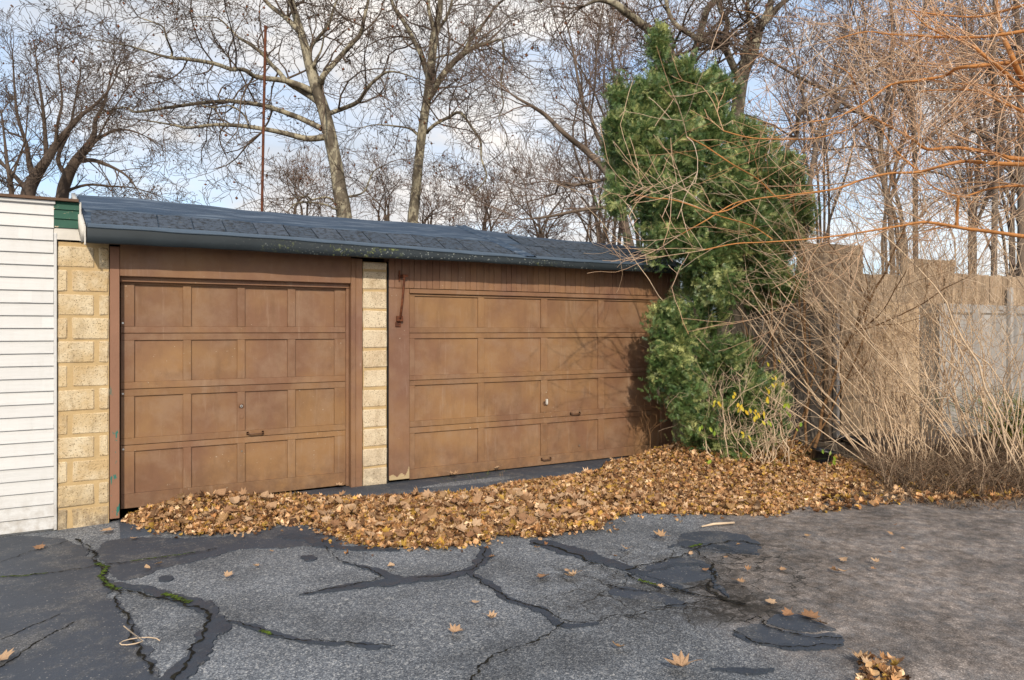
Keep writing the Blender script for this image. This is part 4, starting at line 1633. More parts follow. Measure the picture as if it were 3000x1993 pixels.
for k in range(34):
    px, py = R.uniform(300, 2100), R.uniform(1215, 1330)
    p = on_ground(px, py)
    single_leaf(p.x, p.y, gz2(p.x, p.y) + 0.026, R.uniform(.035, .08), 0.2, 'small dry leaf strayed from the drift onto the asphalt', 'small strayed leaves on the asphalt')

# broken stick on the asphalt, and small dry stalks
p0, p1 = on_ground(1617, 1220), on_ground(1692, 1211)
mb = MB()
mb.tube([p0 + Vector((0, 0, .024)), (p0 * .6 + p1 * .4) + Vector((0, .012, .03)), p1 + Vector((0, 0, .024))], [.006, .012, .010], 6)
tag(mb.build('broken_stick', M['tan'], None, True), 'pale broken stick lying on the asphalt in front of the drift', 'stick')
p0 = on_ground(318, 1494)
mb = MB()
mb.tube([p0 + Vector((0, 0, .018)) + Vector((.11 * math.cos(a * .5) * (1 - a * .03), .07 * math.sin(a * .5), 0.004 * a)) for a in range(11)] + [p0 + Vector((-.07, .05, .12))], .0035, 4)
tag(mb.build('dry_stalk', M['tan'], None, True), 'curled dry plant stalk on the sealed asphalt at lower left', 'stalk')


# litter under the shrubs and the clump at the lower right edge
def patch_litter(name, pts, n, label, smin=.05, smax=.11, seed=4):
    rg = np.random.default_rng(seed)
    pg = np.array([on_ground(*p)[:2] for p in pts])
    P = rg.uniform(pg.min(0), pg.max(0), (n * 4, 2))
    P = P[in_poly(P, pg)][:n]
    Z = gz(P[:, 0], P[:, 1]) + rg.uniform(.015, .05, len(P))
    me = litter_mesh(name, P, Z, rg.uniform(smin, smax, len(P)), 0.4, seed)
    tag(obj(name, me), label, 'leaf litter', kind='stuff')


patch_litter('leaf_litter', [(1968, 1540), (2010, 1528), (2060, 1540), (2090, 1568), (2080, 1590), (1985, 1590)], 70, 'small clump of dry leaves at the lower right', .035, .07, 21)
patch_litter('leaf_litter', [(1840, 1130), (2060, 1040), (2500, 1040), (2700, 1120), (2300, 1160), (2050, 1165), (1880, 1190)], 3600, 'brown leaves thinning out under the brush at the right', .04, .09, 22)


# ------------------------------------------------------------------ TREES: grown limb by limb
def batch_tubes(chains, k):
    """chains: list of (pts list, rad list) -> V, F"""
    by = {}
    for p, r in chains:
        by.setdefault(len(p), []).append((p, r))
    Vs, Fs, base = [], [], 0
    ang = np.arange(k) * 2 * np.pi / k
    for n, items in by.items():
        Pn = np.array([i[0] for i in items], dtype=np.float64)
        Rn = np.array([i[1] for i in items], dtype=np.float64)
        T = np.empty_like(Pn)
        T[:, 1:-1] = Pn[:, 2:] - Pn[:, :-2]
        T[:, 0] = Pn[:, 1] - Pn[:, 0]
        T[:, -1] = Pn[:, -1] - Pn[:, -2]
        T /= np.linalg.norm(T, axis=2, keepdims=True) + 1e-9
        ref = np.array([0.31, 0.85, 0.23])
        A = np.cross(T, ref)
        A /= np.linalg.norm(A, axis=2, keepdims=True) + 1e-9
        Bv = np.cross(T, A)
        V = Pn[:, :, None, :] + (A[:, :, None, :] * np.cos(ang)[None, None, :, None] + Bv[:, :, None, :] * np.sin(ang)[None, None, :, None]) * Rn[:, :, None, None]
        m_ = len(items)
        idx = base + np.arange(m_ * n * k).reshape(m_, n, k)
        nx = np.roll(idx, -1, axis=2)
        F = np.stack([idx[:, :-1], nx[:, :-1], nx[:, 1:], idx[:, 1:]], -1).reshape(-1, 4)
        Vs.append(V.reshape(-1, 3))
        Fs.append(F)
        base += m_ * n * k
    return np.vstack(Vs), np.vstack(Fs)


def smooth_path(pts, rads, sub=4):
    """Catmull-Rom through the traced points"""
    P = [np.array(p, float) for p in pts]
    out, ro = [], []
    n = len(P)
    for i in range(n - 1):
        a, b, c, d = P[max(i - 1, 0)], P[i], P[i + 1], P[min(i + 2, n - 1)]
        for j in range(sub):
            t = j / sub
            out.append(0.5 * ((2 * b) + (-a + c) * t + (2 * a - 5 * b + 4 * c - d) * t * t + (-a + 3 * b - 3 * c + d) * t ** 3))
            ro.append(rads[i] * (1 - t) + rads[i + 1] * t)
    out.append(P[-1])
    ro.append(rads[-1])
    return out, ro


def rnd_perp(d):
    while True:
        v = (R.gauss(0, 1), R.gauss(0, 1), R.gauss(0, 1))
        dot = v[0] * d[0] + v[1] * d[1] + v[2] * d[2]
        w = (v[0] - dot * d[0], v[1] - dot * d[1], v[2] - dot * d[2])
        L = math.sqrt(w[0] ** 2 + w[1] ** 2 + w[2] ** 2)
        if L > 1e-3:
            return (w[0] / L, w[1] / L, w[2] / L)


def norm3(d):
    L = math.sqrt(d[0] ** 2 + d[1] ** 2 + d[2] ** 2) + 1e-9
    return (d[0] / L, d[1] / L, d[2] / L)


def grow(p, d, length, r, lev, cfg, out, tips):
    n = 6 if lev < cfg['levels'] else 5
    st = length / (n - 1)
    pts, rad = [p], [r]
    crook, up, flat = cfg['crook'], cfg['up'], cfg.get('flat', 1.0)
    rt = max(r * 0.45, cfg['rmin'])
    dirs = [d]
    for i in range(1, n):
        q = rnd_perp(d)
        c = crook * R.uniform(.5, 1.4)
        d = norm3((d[0] + q[0] * c, (d[1] + q[1] * c) * flat, d[2] + q[2] * c + up))
        p = (p[0] + d[0] * st, p[1] + d[1] * st, p[2] + d[2] * st)
        pts.append(p)
        rad.append(r + (rt - r) * i / (n - 1))
        dirs.append(d)
    out.append((pts, rad))
    if lev >= cfg['levels']:
        tips.append(pts[-1])
        return
    nc = cfg['kids'][min(lev, len(cfg['kids']) - 1)]
    nc = int(nc) + (1 if R.random() < nc - int(nc) else 0)
    for k in range(nc):
        j = R.randint(1, n - 1)
        a = math.radians(R.uniform(*cfg['ang']))
        q = rnd_perp(dirs[j])
        dd = norm3(tuple(dirs[j][i] * math.cos(a) + q[i] * math.sin(a) for i in range(3)))
        grow(pts[j], dd, length * R.uniform(*cfg['ratio']), max(rad[j] * 0.62, cfg['rmin']), lev + 1, cfg, out, tips)


def z1(x, y):
    return x / 2.361 / 1.2712, y / 2.361 / 1.2712


def z2(x, y):
    return 550.7 + x * .3512, y * .3512


def z3(x, y):
    return 1258.7 + x * .3512, y * .3512


def z4(x, y):
    return 1730.6 + x * .3512, y * .3512


ZF = {1: (z1, 0.3332), 2: (z2, .3512), 3: (z3, .3512), 4: (z4, .3512)}


def traced(zoom, pts, depth, wander=0.0, d_end=None):
    """traced centre line (x, y, width) -> world points and radii; the depth drifts along the limb"""
    fn, sc = ZF[zoom]
    P, rr = [], []
    n = len(pts)
    for i, q in enumerate(pts):
        zz_ = q[3] if len(q) > 3 else zoom
        fn, sc = ZF[zz_]
        d = depth + (d_end - depth if d_end else 0) * (i / (n - 1)) + (R.uniform(-wander, wander) if i else 0)
        P.append(at(*fn(q[0], q[1]), d))
        rr.append(max(q[2] * sc * d / FPX / 2, 0.006))
    return P, rr


def build_tree(name, label, cat, limbs, cfg, mats, group=None, bits=0, bitcol=None, spawn=1.0, tubek=9, root=None):
    t = thing(name, label, cat, (0, 0, 0), group)
    big, small, tips = [], [], []
    for li, (P, rr, dens) in enumerate(limbs):
        sp, sr = smooth_path(P, rr, 4)
        # little waviness
        big.append(([tuple(p) for p in sp], sr))
        L = sum((Vector(sp[i + 1]) - Vector(sp[i])).length for i in range(len(sp) - 1))
        nk = L * cfg['per_m'] * dens * spawn
        nk = int(nk) + (R.random() < nk - int(nk))
        for k in range(nk):
            u = R.uniform(cfg.get('from', 0.12), 1.0)
            j = min(int(u * (len(sp) - 1)), len(sp) - 2)
            d = norm3(tuple(Vector(sp[j + 1]) - Vector(sp[j])))
            a = math.radians(R.uniform(*cfg['ang0']))
            q = rnd_perp(d)
            dd = norm3(tuple(d[i] * math.cos(a) + q[i] * math.sin(a) for i in range(3)))
            length = cfg['len'] * R.uniform(.5, 1.25) * (1.15 - 0.5 * u)
            grow(tuple(sp[j]), dd, length, min(max(sr[j] * 0.45, cfg['rmin']), cfg.get('rmax', .03)), 1, cfg, small, tips)
        # continue the end of the limb
        d = norm3(tuple(Vector(sp[-1]) - Vector(sp[-2])))
        for k in range(cfg.get('ends', 3)):
            q = rnd_perp(d)
            a = math.radians(R.uniform(5, 40))
            dd = norm3(tuple(d[i] * math.cos(a) + q[i] * math.sin(a) for i in range(3)))
            grow(tuple(sp[-1]), dd, cfg['len'] * R.uniform(.5, 1.0), max(sr[-1] * .7, cfg['rmin']), 1, cfg, small, tips)
    by_n = []
    V, F = batch_tubes(big[:1], tubek)
    obj('trunk', np_mesh('trunk', V, F, mats[0], smooth=True), t)
    if len(big) > 1:
        for ch in big[1:]:
            V, F = batch_tubes([ch], 7)
            obj('limb', np_mesh('limb', V, F, mats[0], smooth=True), t)
    thick = [c for c in small if c[1][0] > 0.012]
    thin = [c for c in small if c[1][0] <= 0.012]
    Vs, Fs, b = [], [], 0
    for cl, k in ((thick, 5), (thin, 3)):
        if cl:
            V, F = batch_tubes(cl, k)
            Vs.append(V)
            Fs.append(F + b)
            b += len(V)
    tw = obj('twigs', np_mesh('twigs', np.vstack(Vs), np.vstack(Fs), mats[1], smooth=True), t)
    tw['kind'] = 'stuff'
    if bits and tips:
        rg = np.random.default_rng(len(tips))
        pick = [tips[i] for i in rg.integers(0, len(tips), min(bits, len(tips)))]
        Vv, Ff = [], []
        c0 = []
        for i, p in enumerate(pick):
            s = cfg.get('bit', .02)
            isleaf = rg.random() < cfg.get('leafshare', .2)
            if isleaf:
                s *= 2.2
            o_ = [(s, 0, 0), (-s, 0, 0), (0, s, 0), (0, -s, 0), (0, 0, s), (0, 0, -s)]
            b = len(Vv)
            sq = rg.uniform(.5, 1, 3) if isleaf else (1, 1, 1)
            Vv += [(p[0] + x * sq[0], p[1] + y * sq[1] * (.3 if isleaf else 1), p[2] + z_ * sq[2] - s) for x, y, z_ in o_]
            Ff += [(b + a_, b + c_, b + d_) for a_, c_, d_ in ((0, 2, 4), (2, 1, 4), (1, 3, 4), (3, 0, 4), (2, 0, 5), (1, 2, 5), (3, 1, 5), (0, 3, 5))]
            cc = (0.20, 0.085, 0.045) if isleaf else (0.075, 0.05, 0.035)
            c0 += [cc] * 6
        sb = obj('seed_balls', np_mesh('seed_balls', np.array(Vv), np.array(Ff), M['drybits'], np.array(c0)), t)
        sb['kind'] = 'stuff'
    return t


PLANE = dict(levels=4, kids=[0, 4.0, 3.6, 2.4], ang=(28, 72), ang0=(30, 85), ratio=(.42, .68), crook=.34, up=.02, rmin=.0065, rmax=.035, len=2.5, per_m=1.75, ends=4, bit=.026, leafshare=.14)


def T(zoom, dens, depth, *pts, wander=.25, d_end=None):
    # fill in missing widths from neighbours
    out = []
    lw = next(p[2] for p in pts if len(p) > 2)
    for p in pts:
        if len(p) > 2 and p[2] is not None:
            lw = p[2]
        out.append((p[0], p[1], lw) + ((p[3],) if len(p) > 3 else ()))
    P, rr = traced(zoom, out, depth, wander, d_end)
    return (P, rr, dens)


D1 = 22.0
tree1 = [
    T(2, .10, D1, (760, 2540, 150), (735, 2000, 118), (692, 1425, 102), (662, 1250, 96), (640, 1100, 86), (600, 900, 88), (565, 750, 82), (530, 640, 76), (500, 560, 70), (462, 430, 62), (432, 300, 56), (397, 180, 50), (365, 80, 45), (340, 0, 42), (320, -150, 35), (290, -350, 25), (250, -600, 14), wander=.1),
    T(2, 1, D1, (560, 900, 45), (450, 910, 40), (300, 875, 35), (180, 850, 30), (0, 825, 28), (1470, 865, 22, 1), (1300, 885, 20, 1), (1220, 870, 16, 1), (1110, 850, 12, 1), (980, 830, 8, 1), d_end=20.5),
    T(2, 1, D1, (545, 845, 42), (400, 775, 36), (250, 720, 32), (150, 690, 30), (0, 670, 28), (1560, 700, 26, 1), (1380, 715, 24, 1), (1160, 745, 22, 1), (940, 775, 18, 1), (880, 745, 14, 1), (800, 755, 11, 1), (700, 785, 9, 1), d_end=23.5),
    T(2, 1, D1, (520, 670, 46), (480, 640, 42), (400, 590, 38), (320, 540, 34), (260, 470, 30), (210, 420, 27), (150, 350, 24), (70, 290, 20), (0, 250, 17), (1640, 250, 14, 1), (1540, 150, 12, 1), (1480, 120, 9, 1), (1350, 120, 7, 1), d_end=23),
    T(2, 1, D1, (485, 600, 46), (400, 560, 40), (300, 530, 36), (180, 515, 34), (100, 500, 30), (50, 465, 28), (0, 455, 26), (1600, 480, 30, 1), (1480, 440, 28, 1), (1300, 410, 26, 1), (1180, 400, 22, 1), (1060, 370, 15, 1), (900, 320, 11, 1), (780, 300, 8, 1), (620, 270, 6, 1), d_end=20),
    T(2, 1, D1, (580, 750, 32), (680, 715, 30), (780, 670, 28), (830, 600, 26), (880, 540, 22), (970, 475, 16), (1060, 480, 10), (1150, 510, 8), d_end=21),
    T(2, 1, D1, (525, 610, 50), (538, 545, 46), (560, 490, 38), (650, 390, 34), (740, 290, 30), (800, 220, 28), (822, 120, 24), (850, 0, 20), (880, -170, 14), (900, -350, 9), d_end=21),
    T(2, 1, D1, (410, 220, 42), (370, 180, 36), (300, 110, 32), (220, 50, 28), (160, -10, 24), (80, -120, 18), (0, -220, 12), d_end=23),
    T(2, 1, D1, (462, 360, 28), (480, 300, 25), (520, 250, 22), (590, 160, 20), (620, 60, 16), (660, -40, 12), (680, -150, 8), d_end=23),
    T(2, 1, D1, (540, 600, 28), (505, 480, 28), (495, 420, 26), (540, 330, 12), (560, 220, 9)),
    T(2, 1.3, D1, (640, 1340, 16), (600, 1305, 15), (560, 1295, 14), (480, 1310, 12), (440, 1290, 10), (360, 1300, 8), d_end=21),
    T(2, 1.3, D1, (650, 1380, 16), (625, 1370, 14), (550, 1340, 13), (390, 1330, 11), (320, 1390, 7), d_end=21),
    T(2, 1.2, D1, (715, 1300, 15), (725, 1290, 14), (820, 1260, 12), (880, 1130, 9), (950, 1090, 7), d_end=23),
    T(1, 1, D1 - 1, (1180, 400, 18), (1190, 360, 16), (1150, 260, 13), (1130, 190, 11), (1070, 160, 9), (960, 120, 7), d_end=20),
    T(1, 1, D1 - 1, (1720, 865, 14), (1690, 800, 13), (1600, 735, 11), (1480, 745, 9), (1400, 730, 7)),
]
build_tree('plane_tree', 'tall bare plane tree with mottled leaning trunk behind the left garage bay', 'tree', tree1, PLANE, (M['plane'], M['ptwig']), 'bare plane trees behind the garage', 1500)
D2 = 24.5
tree2 = [
    T(2, .12, D2, (1105, 2500, 120), (1120, 2000, 92), (1140, 1465, 72), (1152, 1350, 70), (1172, 1150, 62), (1187, 1000, 60), (1205, 850, 60), (1227, 700, 58), (1242, 600, 56), (1257, 480, 60), (1270, 350, 56), (1282, 240, 58), (1302, 150, 40), (1320, 50, 38), (1325, -80, 30), (1330, -250, 20), (1340, -450, 12), wander=.1),
    T(2, 1, D2, (1232, 670, 42), (1280, 600, 40), (1320, 520, 44), (1400, 420, 40), (1480, 350, 36), (1560, 305, 30), (1650, 280, 20), (1720, 260, 12), (1742, 330, 8), d_end=23),
    T(2, 1, D2, (1240, 510, 34), (1215, 430, 32), (1190, 350, 32), (1140, 250, 30), (1080, 140, 28), (1030, 70, 25), (1000, 0, 22), (970, -100, 16), (930, -240, 10), d_end=25.5),
    T(2, 1, D2, (1284, 240, 34), (1278, 190, 32), (1260, 120, 28), (1245, 50, 26), (1240, -50, 22), (1220, -180, 14), (1200, -320, 8)),
    T(2, 1, D2, (1295, 220, 24), (1320, 180, 22), (1360, 120, 20), (1390, 40, 18), (1410, -60, 14), (1440, -200, 8)),
    T(2, 1, D2, (1235, 870, 26), (1250, 850, 24), (1300, 810, 23), (1380, 770, 21), (1450, 740, 18), (1530, 840, 16), (1585, 930, 15), (1590, 1040, 13), (1625, 1160, 12), (1560, 1250, 9), (1490, 1330, 6), d_end=23),
    T(2, 1, D2, (1180, 890, 16), (1165, 880, 15), (1120, 845, 13), (1040, 830, 12), (900, 820, 8), (800, 840, 6)),
    T(2, 1, D2, (1450, 375, 26), (1470, 360, 25), (1520, 260, 24), (1580, 190, 22), (1640, 110, 18), (1680, 50, 16), (1760, -20, 12), (1850, -110, 8), d_end=26),
    T(2, 1, D2, (1260, 390, 14), (1330, 370, 13), (1430, 340, 11), (1520, 230, 9)),
    T(2, 1, D2, (1730, 280, 12), (1735, 400, 11), (1720, 560, 10), (1735, 690, 9), (1705, 780, 8), (1755, 880, 7), (1745, 980, 6), (1650, 1060, 5)),
]
build_tree('plane_tree', 'straighter bare plane tree rising behind the middle of the garage roof', 'tree', tree2, PLANE, (M['plane'], M['ptwig']), 'bare plane trees behind the garage', 1100)
D3 = 17.5
tree3 = [
    T(3, .08, D3, (1235, 2700, 150), (1232, 1900, 120), (1228, 1200, 105), (1232, 900, 98), (1252, 750, 86), (1270, 600, 85), (1285, 500, 90), (1310, 430, 84), (1350, 340, 80), (1380, 250, 72), (1402, 180, 60), (1440, 110, 50), (1470, 30, 42), (1480, -80, 35), (1500, -250, 22), (1520, -400, 12), wander=.1),
    T(3, .7, D3, (1265, 540, 55), (1245, 480, 50), (1210, 400, 48), (1170, 320, 48), (1100, 280, 44), (1020, 265, 36), (950, 230, 34), (870, 180, 32), (820, 120, 28), (790, 30, 25), (780, -80, 20), (760, -250, 12), d_end=16.5),
    T(3, .7, D3, (1285, 450, 44), (1298, 380, 40), (1312, 300, 40), (1350, 190, 40), (1330, 130, 30), (1320, 50, 28), (1325, -60, 25), (1310, -250, 14), d_end=18.5),
    T(3, .7, D3, (1400, 190, 44), (1430, 150, 40), (1470, 110, 40), (1530, 40, 36), (1590, -10, 30), (1650, -80, 25), (1740, -220, 14)),
    T(3, .6, D3, (975, 900, 60), (955, 760, 55), (948, 640, 50), (940, 520, 50), (950, 420, 46), (975, 330, 45), (1000, 250, 45), (1030, 150, 44), (1060, 60, 42), (1110, 0, 38), (1150, -60, 32), (1200, -220, 18), d_end=17),
    T(3, .5, D3, (960, 800, 70), (915, 620, 64), (880, 480, 66), (820, 370, 68), (760, 280, 64), (680, 200, 60), (600, 140, 55), (520, 80, 50), (460, 30, 45), (400, 10, 35), (330, 5, 25), (250, 40, 15), d_end=16.5),
    T(3, .6, D3, (1235, 610, 42), (1130, 545, 40), (1000, 500, 34), (880, 430, 20), (800, 400, 12), d_end=18.5),
    T(3, .7, D3, (1165, 310, 40), (1175, 230, 38), (1190, 150, 35), (1150, 80, 33), (1120, -20, 30), (1100, -160, 18)),
    T(3, .7, D3, (990, 260, 26), (1060, 220, 22), (1150, 215, 18), (1230, 230, 12)),
]
P3 = dict(PLANE, len=2.0, per_m=2.0)
build_tree('plane_tree', 'many-limbed pale plane tree behind the evergreen', 'tree', tree3, P3, (M['plane'], M['ptwig']), 'bare plane trees behind the garage', 900)

DD = 20.0
tree4 = [
    T(3, .15, DD, (640, 2450, 90), (600, 1900, 75), (520, 1500, 60), (450, 1230, 50), (370, 1100, 45), (250, 980, 42), (170, 920, 36), (90, 850, 32), (0, 760, 28), (2150, 860, 40, 2)[:0] or (-90, 700, 22), (-180, 650, 16), (-240, 610, 10), d_end=19),
    T(3, .9, DD, (435, 1210, 36), (415, 1130, 34), (390, 1000, 30), (330, 880, 25), (290, 760, 22), (240, 680, 20), (205, 500, 18), (170, 300, 12), (120, 100, 8)),
    T(3, .9, DD, (520, 1420, 30), (480, 1380, 28), (400, 1360, 26), (200, 1385, 22), (0, 1425, 16), (-160, 1440, 9), d_end=19),
    T(3, .9, DD, (430, 1190, 25), (380, 1180, 24), (200, 1215, 21), (90, 1210, 17), (60, 1270, 13), (0, 1285, 9)),
    T(3, .9, DD, (290, 760, 14), (320, 560, 13), (330, 350, 11), (360, 120, 9), (400, -80, 7)),
    T(3, .9, DD, (390, 1000, 18), (440, 800, 15), (450, 560, 12), (430, 300, 9), (440, 60, 7)),
]
TWG = dict(levels=4, kids=[0, 4.0, 3.4, 2.1], ang=(22, 60), ang0=(25, 75), ratio=(.45, .7), crook=.24, up=.05, rmin=.0055, rmax=.028, len=2.2, per_m=2.3, ends=4, bit=.018, leafshare=.25)
build_tree('bare_tree', 'bare grey tree slanting up left from behind the evergreen', 'tree', tree4, TWG, (M['dark'], M['dtwig']), None, 500)

D5 = 30.0
tA = [
    T(1, .25, D5, (120, 2300, 130), (160, 1700, 105), (190, 1360, 90), (240, 1230, 80), (320, 1110, 60), (390, 1000, 50), (470, 900, 40), (560, 800, 30), (640, 740, 22), (740, 640, 15), (800, 540, 9), wander=.1),
    T(1, 1, D5, (235, 1240, 50), (200, 1120, 36), (180, 1000, 28), (120, 800, 20), (100, 600, 14), (90, 420, 9)),
    T(1, 1, D5, (320, 1110, 34), (310, 900, 26), (290, 700, 20), (262, 520, 13), (250, 400, 9)),
    T(1, 1, D5, (200, 1340, 36), (120, 1240, 30), (20, 1140, 24), (-100, 1050, 18), (-200, 900, 12)),
    T(1, 1, D5, (380, 1010, 24), (400, 850, 20), (430, 700, 16), (410, 520, 11), (400, 400, 8)),
]
TW5 = dict(TWG, len=1.75, crook=.26, per_m=2.1, rmin=.0068, kids=[0, 3.8, 3.2, 2.0], up=.03, bit=.022, leafshare=.15)
build_tree('bare_tree', 'dark twiggy bare tree at the far left behind the white building', 'tree', tA, TW5, (M['darker'], M['ptwig']), None, 900)
tB = [
    T(1, .25, D5 + 2, (390, 2300, 110), (410, 1700, 90), (430, 1360, 80), (460, 1240, 76), (520, 1120, 66), (600, 1020, 52), (650, 930, 36), (662, 830, 26), (720, 720, 20), (760, 560, 12), (790, 450, 8), wander=.1),
    T(1, 1, D5 + 2, (525, 1120, 34), (640, 1110, 30), (760, 1150, 22), (880, 1220, 14), (960, 1330, 8)),
    T(1, 1, D5 + 2, (600, 1020, 26), (750, 920, 20), (880, 900, 14), (1000, 940, 8)),
    T(1, 1, D5 + 2, (470, 1230, 36), (400, 1100, 28), (480, 900, 20), (520, 700, 14), (560, 500, 9)),
    T(1, 1, D5 + 2, (500, 1160, 22), (640, 1010, 16), (760, 800, 11), (860, 640, 8)),
    T(1, 1, D5 + 2, (440, 1330, 24), (600, 1280, 18), (760, 1290, 14), (920, 1300, 9), (1060, 1340, 6)),
]
build_tree('bare_tree', 'bare tree with a dark leaning trunk just left of the garage roof end', 'tree', tB, TW5, (M['darker'], M['ptwig']), None, 900)
tC = [
    T(1, .5, D5 - 3, (90, 2300, 44), (84, 1700, 36), (80, 1360, 30), (60, 1200, 26), (45, 1100, 22), (30, 950, 15), (10, 780, 10)),
    T(1, 1, D5 - 3, (70, 1280, 18), (120, 1120, 15), (170, 980, 12), (190, 800, 8)),
    T(1, 1, D5 - 3, (60, 1180, 18), (-20, 1080, 14), (-90, 950, 10)),
]
build_tree('bare_tree', 'thin bare tree nearest the left picture edge', 'tree', tC, TW5, (M['darker'], M['ptwig']), None, 200)


def bush_tree(px, base_py, top_py, spread, depth, label, n=6, spawn=1.0):
    limbs = []
    b = at(px, 880, depth)
    b.z = -0.3
    for k in range(n):
        e = at(px + R.uniform(-spread, spread), top_py + R.uniform(0, 60), depth + R.uniform(-1.5, 1.5))
        mid = b.lerp(e, .5) + Vector((R.uniform(-.5, .5), R.uniform(-.5, .5), .5))
        q = at(px + R.uniform(-spread, spread) * .25, base_py, depth)
        limbs.append(([b + Vector((R.uniform(-.2, .2), R.uniform(-.2, .2), 0)), b.lerp(q, .7), q, q.lerp(e, .5) + Vector((R.uniform(-.3, .3), R.uniform(-.3, .3), R.uniform(-.1, .3))), e], [.07, .06, .045, .026, .012], .35 if k == 0 else 1.0))
    cfg = dict(TWG, len=depth * .045, per_m=.75, rmin=depth * .00022, ends=3, kids=[0, 3.2, 2.6, 1.6], **{'from': .35})
    return build_tree('bare_tree', label, 'tree', limbs, cfg, (M['dark'], M['dtwig']), 'small bare trees far behind the roof', 250, spawn=spawn)


bush_tree(880, 500, 385, 70, 36, 'small distant bare tree between the two tall trunks')
bush_tree(985, 515, 435, 45, 38, 'little bare tree just right of the straighter trunk')
bush_tree(690, 480, 400, 80, 40, 'low bare tree behind the roof left of the leaning trunk')
bush_tree(1120, 535, 430, 70, 34, 'low bare tree right of the middle of the roof', 7)
bush_tree(1240, 545, 400, 90, 33, 'reddish low bare tree behind the right half of the roof', 8)
bush_tree(1370, 560, 390, 90, 30, 'bare tree low behind the roof left of the evergreen', 8)

# dark trees at the right
D6 = 15.0
CF6 = dict(TWG, len=1.5, per_m=2.5, kids=[0, 3.8, 3.2, 1.9], rmin=.0040, crook=.22, up=.03)
right = [
    ('dark bare tree right of the evergreen, left of two close trunks', [
        T(4, .35, D6, (940, 2600, 60), (925, 1568, 50), (872, 1200, 46), (852, 950, 46), (890, 700, 45), (920, 400, 40), (930, 150, 35), (900, -100, 25), (880, -300, 12)),
        T(4, 1, D6, (870, 860, 38), (760, 770, 36), (640, 700, 34), (520, 610, 30), (300, 500, 24), (60, 360, 14), (-60, 280, 8), d_end=13.5),
        T(4, 1, D6, (890, 700, 24), (1010, 540, 20), (1150, 380, 15), (1240, 150, 10), (1280, 0, 7)),
        T(4, 1, D6, (860, 1000, 20), (720, 960, 16), (560, 980, 12), (420, 990, 8)),
        T(4, 1, D6, (910, 480, 22), (800, 330, 18), (700, 160, 13), (640, -20, 9))]),
    ('dark bare tree right of the evergreen, right of two close trunks', [
        T(4, .4, D6 + 2, (1085, 2600, 60), (1080, 1450, 50), (1075, 1000, 46), (1060, 600, 44), (1100, 300, 36), (1150, 0, 26), (1180, -220, 12)),
        T(4, 1, D6 + 2, (1075, 1000, 30), (1200, 880, 24), (1340, 760, 18), (1460, 700, 12), (1560, 560, 8)),
        T(4, 1, D6 + 2, (1065, 680, 26), (960, 540, 20), (860, 410, 15), (760, 350, 10)),
        T(4, 1, D6 + 2, (1080, 1150, 24), (1210, 1130, 20), (1360, 1180, 14), (1470, 1150, 8))]),
    ('dark bare tree near the right picture edge', [
        T(4, .45, D6 - 1, (1590, 2600, 60), (1600, 1400, 54), (1622, 900, 50), (1592, 400, 45), (1602, 0, 40), (1610, -250, 20)),
        T(4, 1, D6 - 1, (1620, 940, 30), (1440, 850, 24), (1330, 740, 18), (1200, 640, 12), (1080, 560, 8)),
        T(4, 1, D6 - 1, (1600, 500, 26), (1480, 300, 20), (1380, 100, 14), (1340, -60, 8)),
        T(4, 1, D6 - 1, (1615, 800, 26), (1720, 620, 20), (1800, 420, 14), (1850, 200, 9))]),
    ('dark bare tree cut by the right picture edge', [
        T(4, .6, D6 + 1, (1780, 2600, 70), (1772, 1500, 60), (1765, 700, 50), (1742, 0, 44), (1730, -250, 20)),
        T(4, 1, D6 + 1, (1765, 1200, 26), (1640, 1080, 20), (1500, 1030, 14), (1400, 960, 8)),
        T(4, 1, D6 + 1, (1755, 500, 26), (1650, 380, 20), (1540, 180, 14), (1500, 0, 8))]),
    ('grey bare tree slanting up right beside the evergreen', [
        T(4, .4, D6 - 2, (260, 2600, 60), (300, 1900, 54), (360, 1400, 50), (420, 1000, 46), (470, 840, 44), (600, 650, 40), (720, 500, 36), (860, 410, 30), (1040, 270, 20), (1160, 160, 10)),
        T(4, 1, D6 - 2, (380, 1300, 34), (240, 1000, 32), (120, 860, 34)[:0] or (300, 900, 32), (320, 740, 32), (450, 640, 30), (600, 560, 26), (700, 380, 18), (740, 230, 10)),
        T(4, 1, D6 - 2, (440, 920, 22), (360, 700, 18), (300, 400, 14), (240, 150, 9)),
        T(4, 1, D6 - 2, (560, 700, 18), (560, 480, 14), (620, 250, 10), (600, 50, 7))]),
]
for lb, limbs in right:
    limbs = [(P_, [q * (.66 if i_ == 0 else .8) for q in r_], d_) for i_, (P_, r_, d_) in enumerate(limbs)]
    build_tree('bare_tree', lb, 'tree', limbs, CF6, (M['dark'], M['dtwig']), 'dark bare trees at the right', 250)
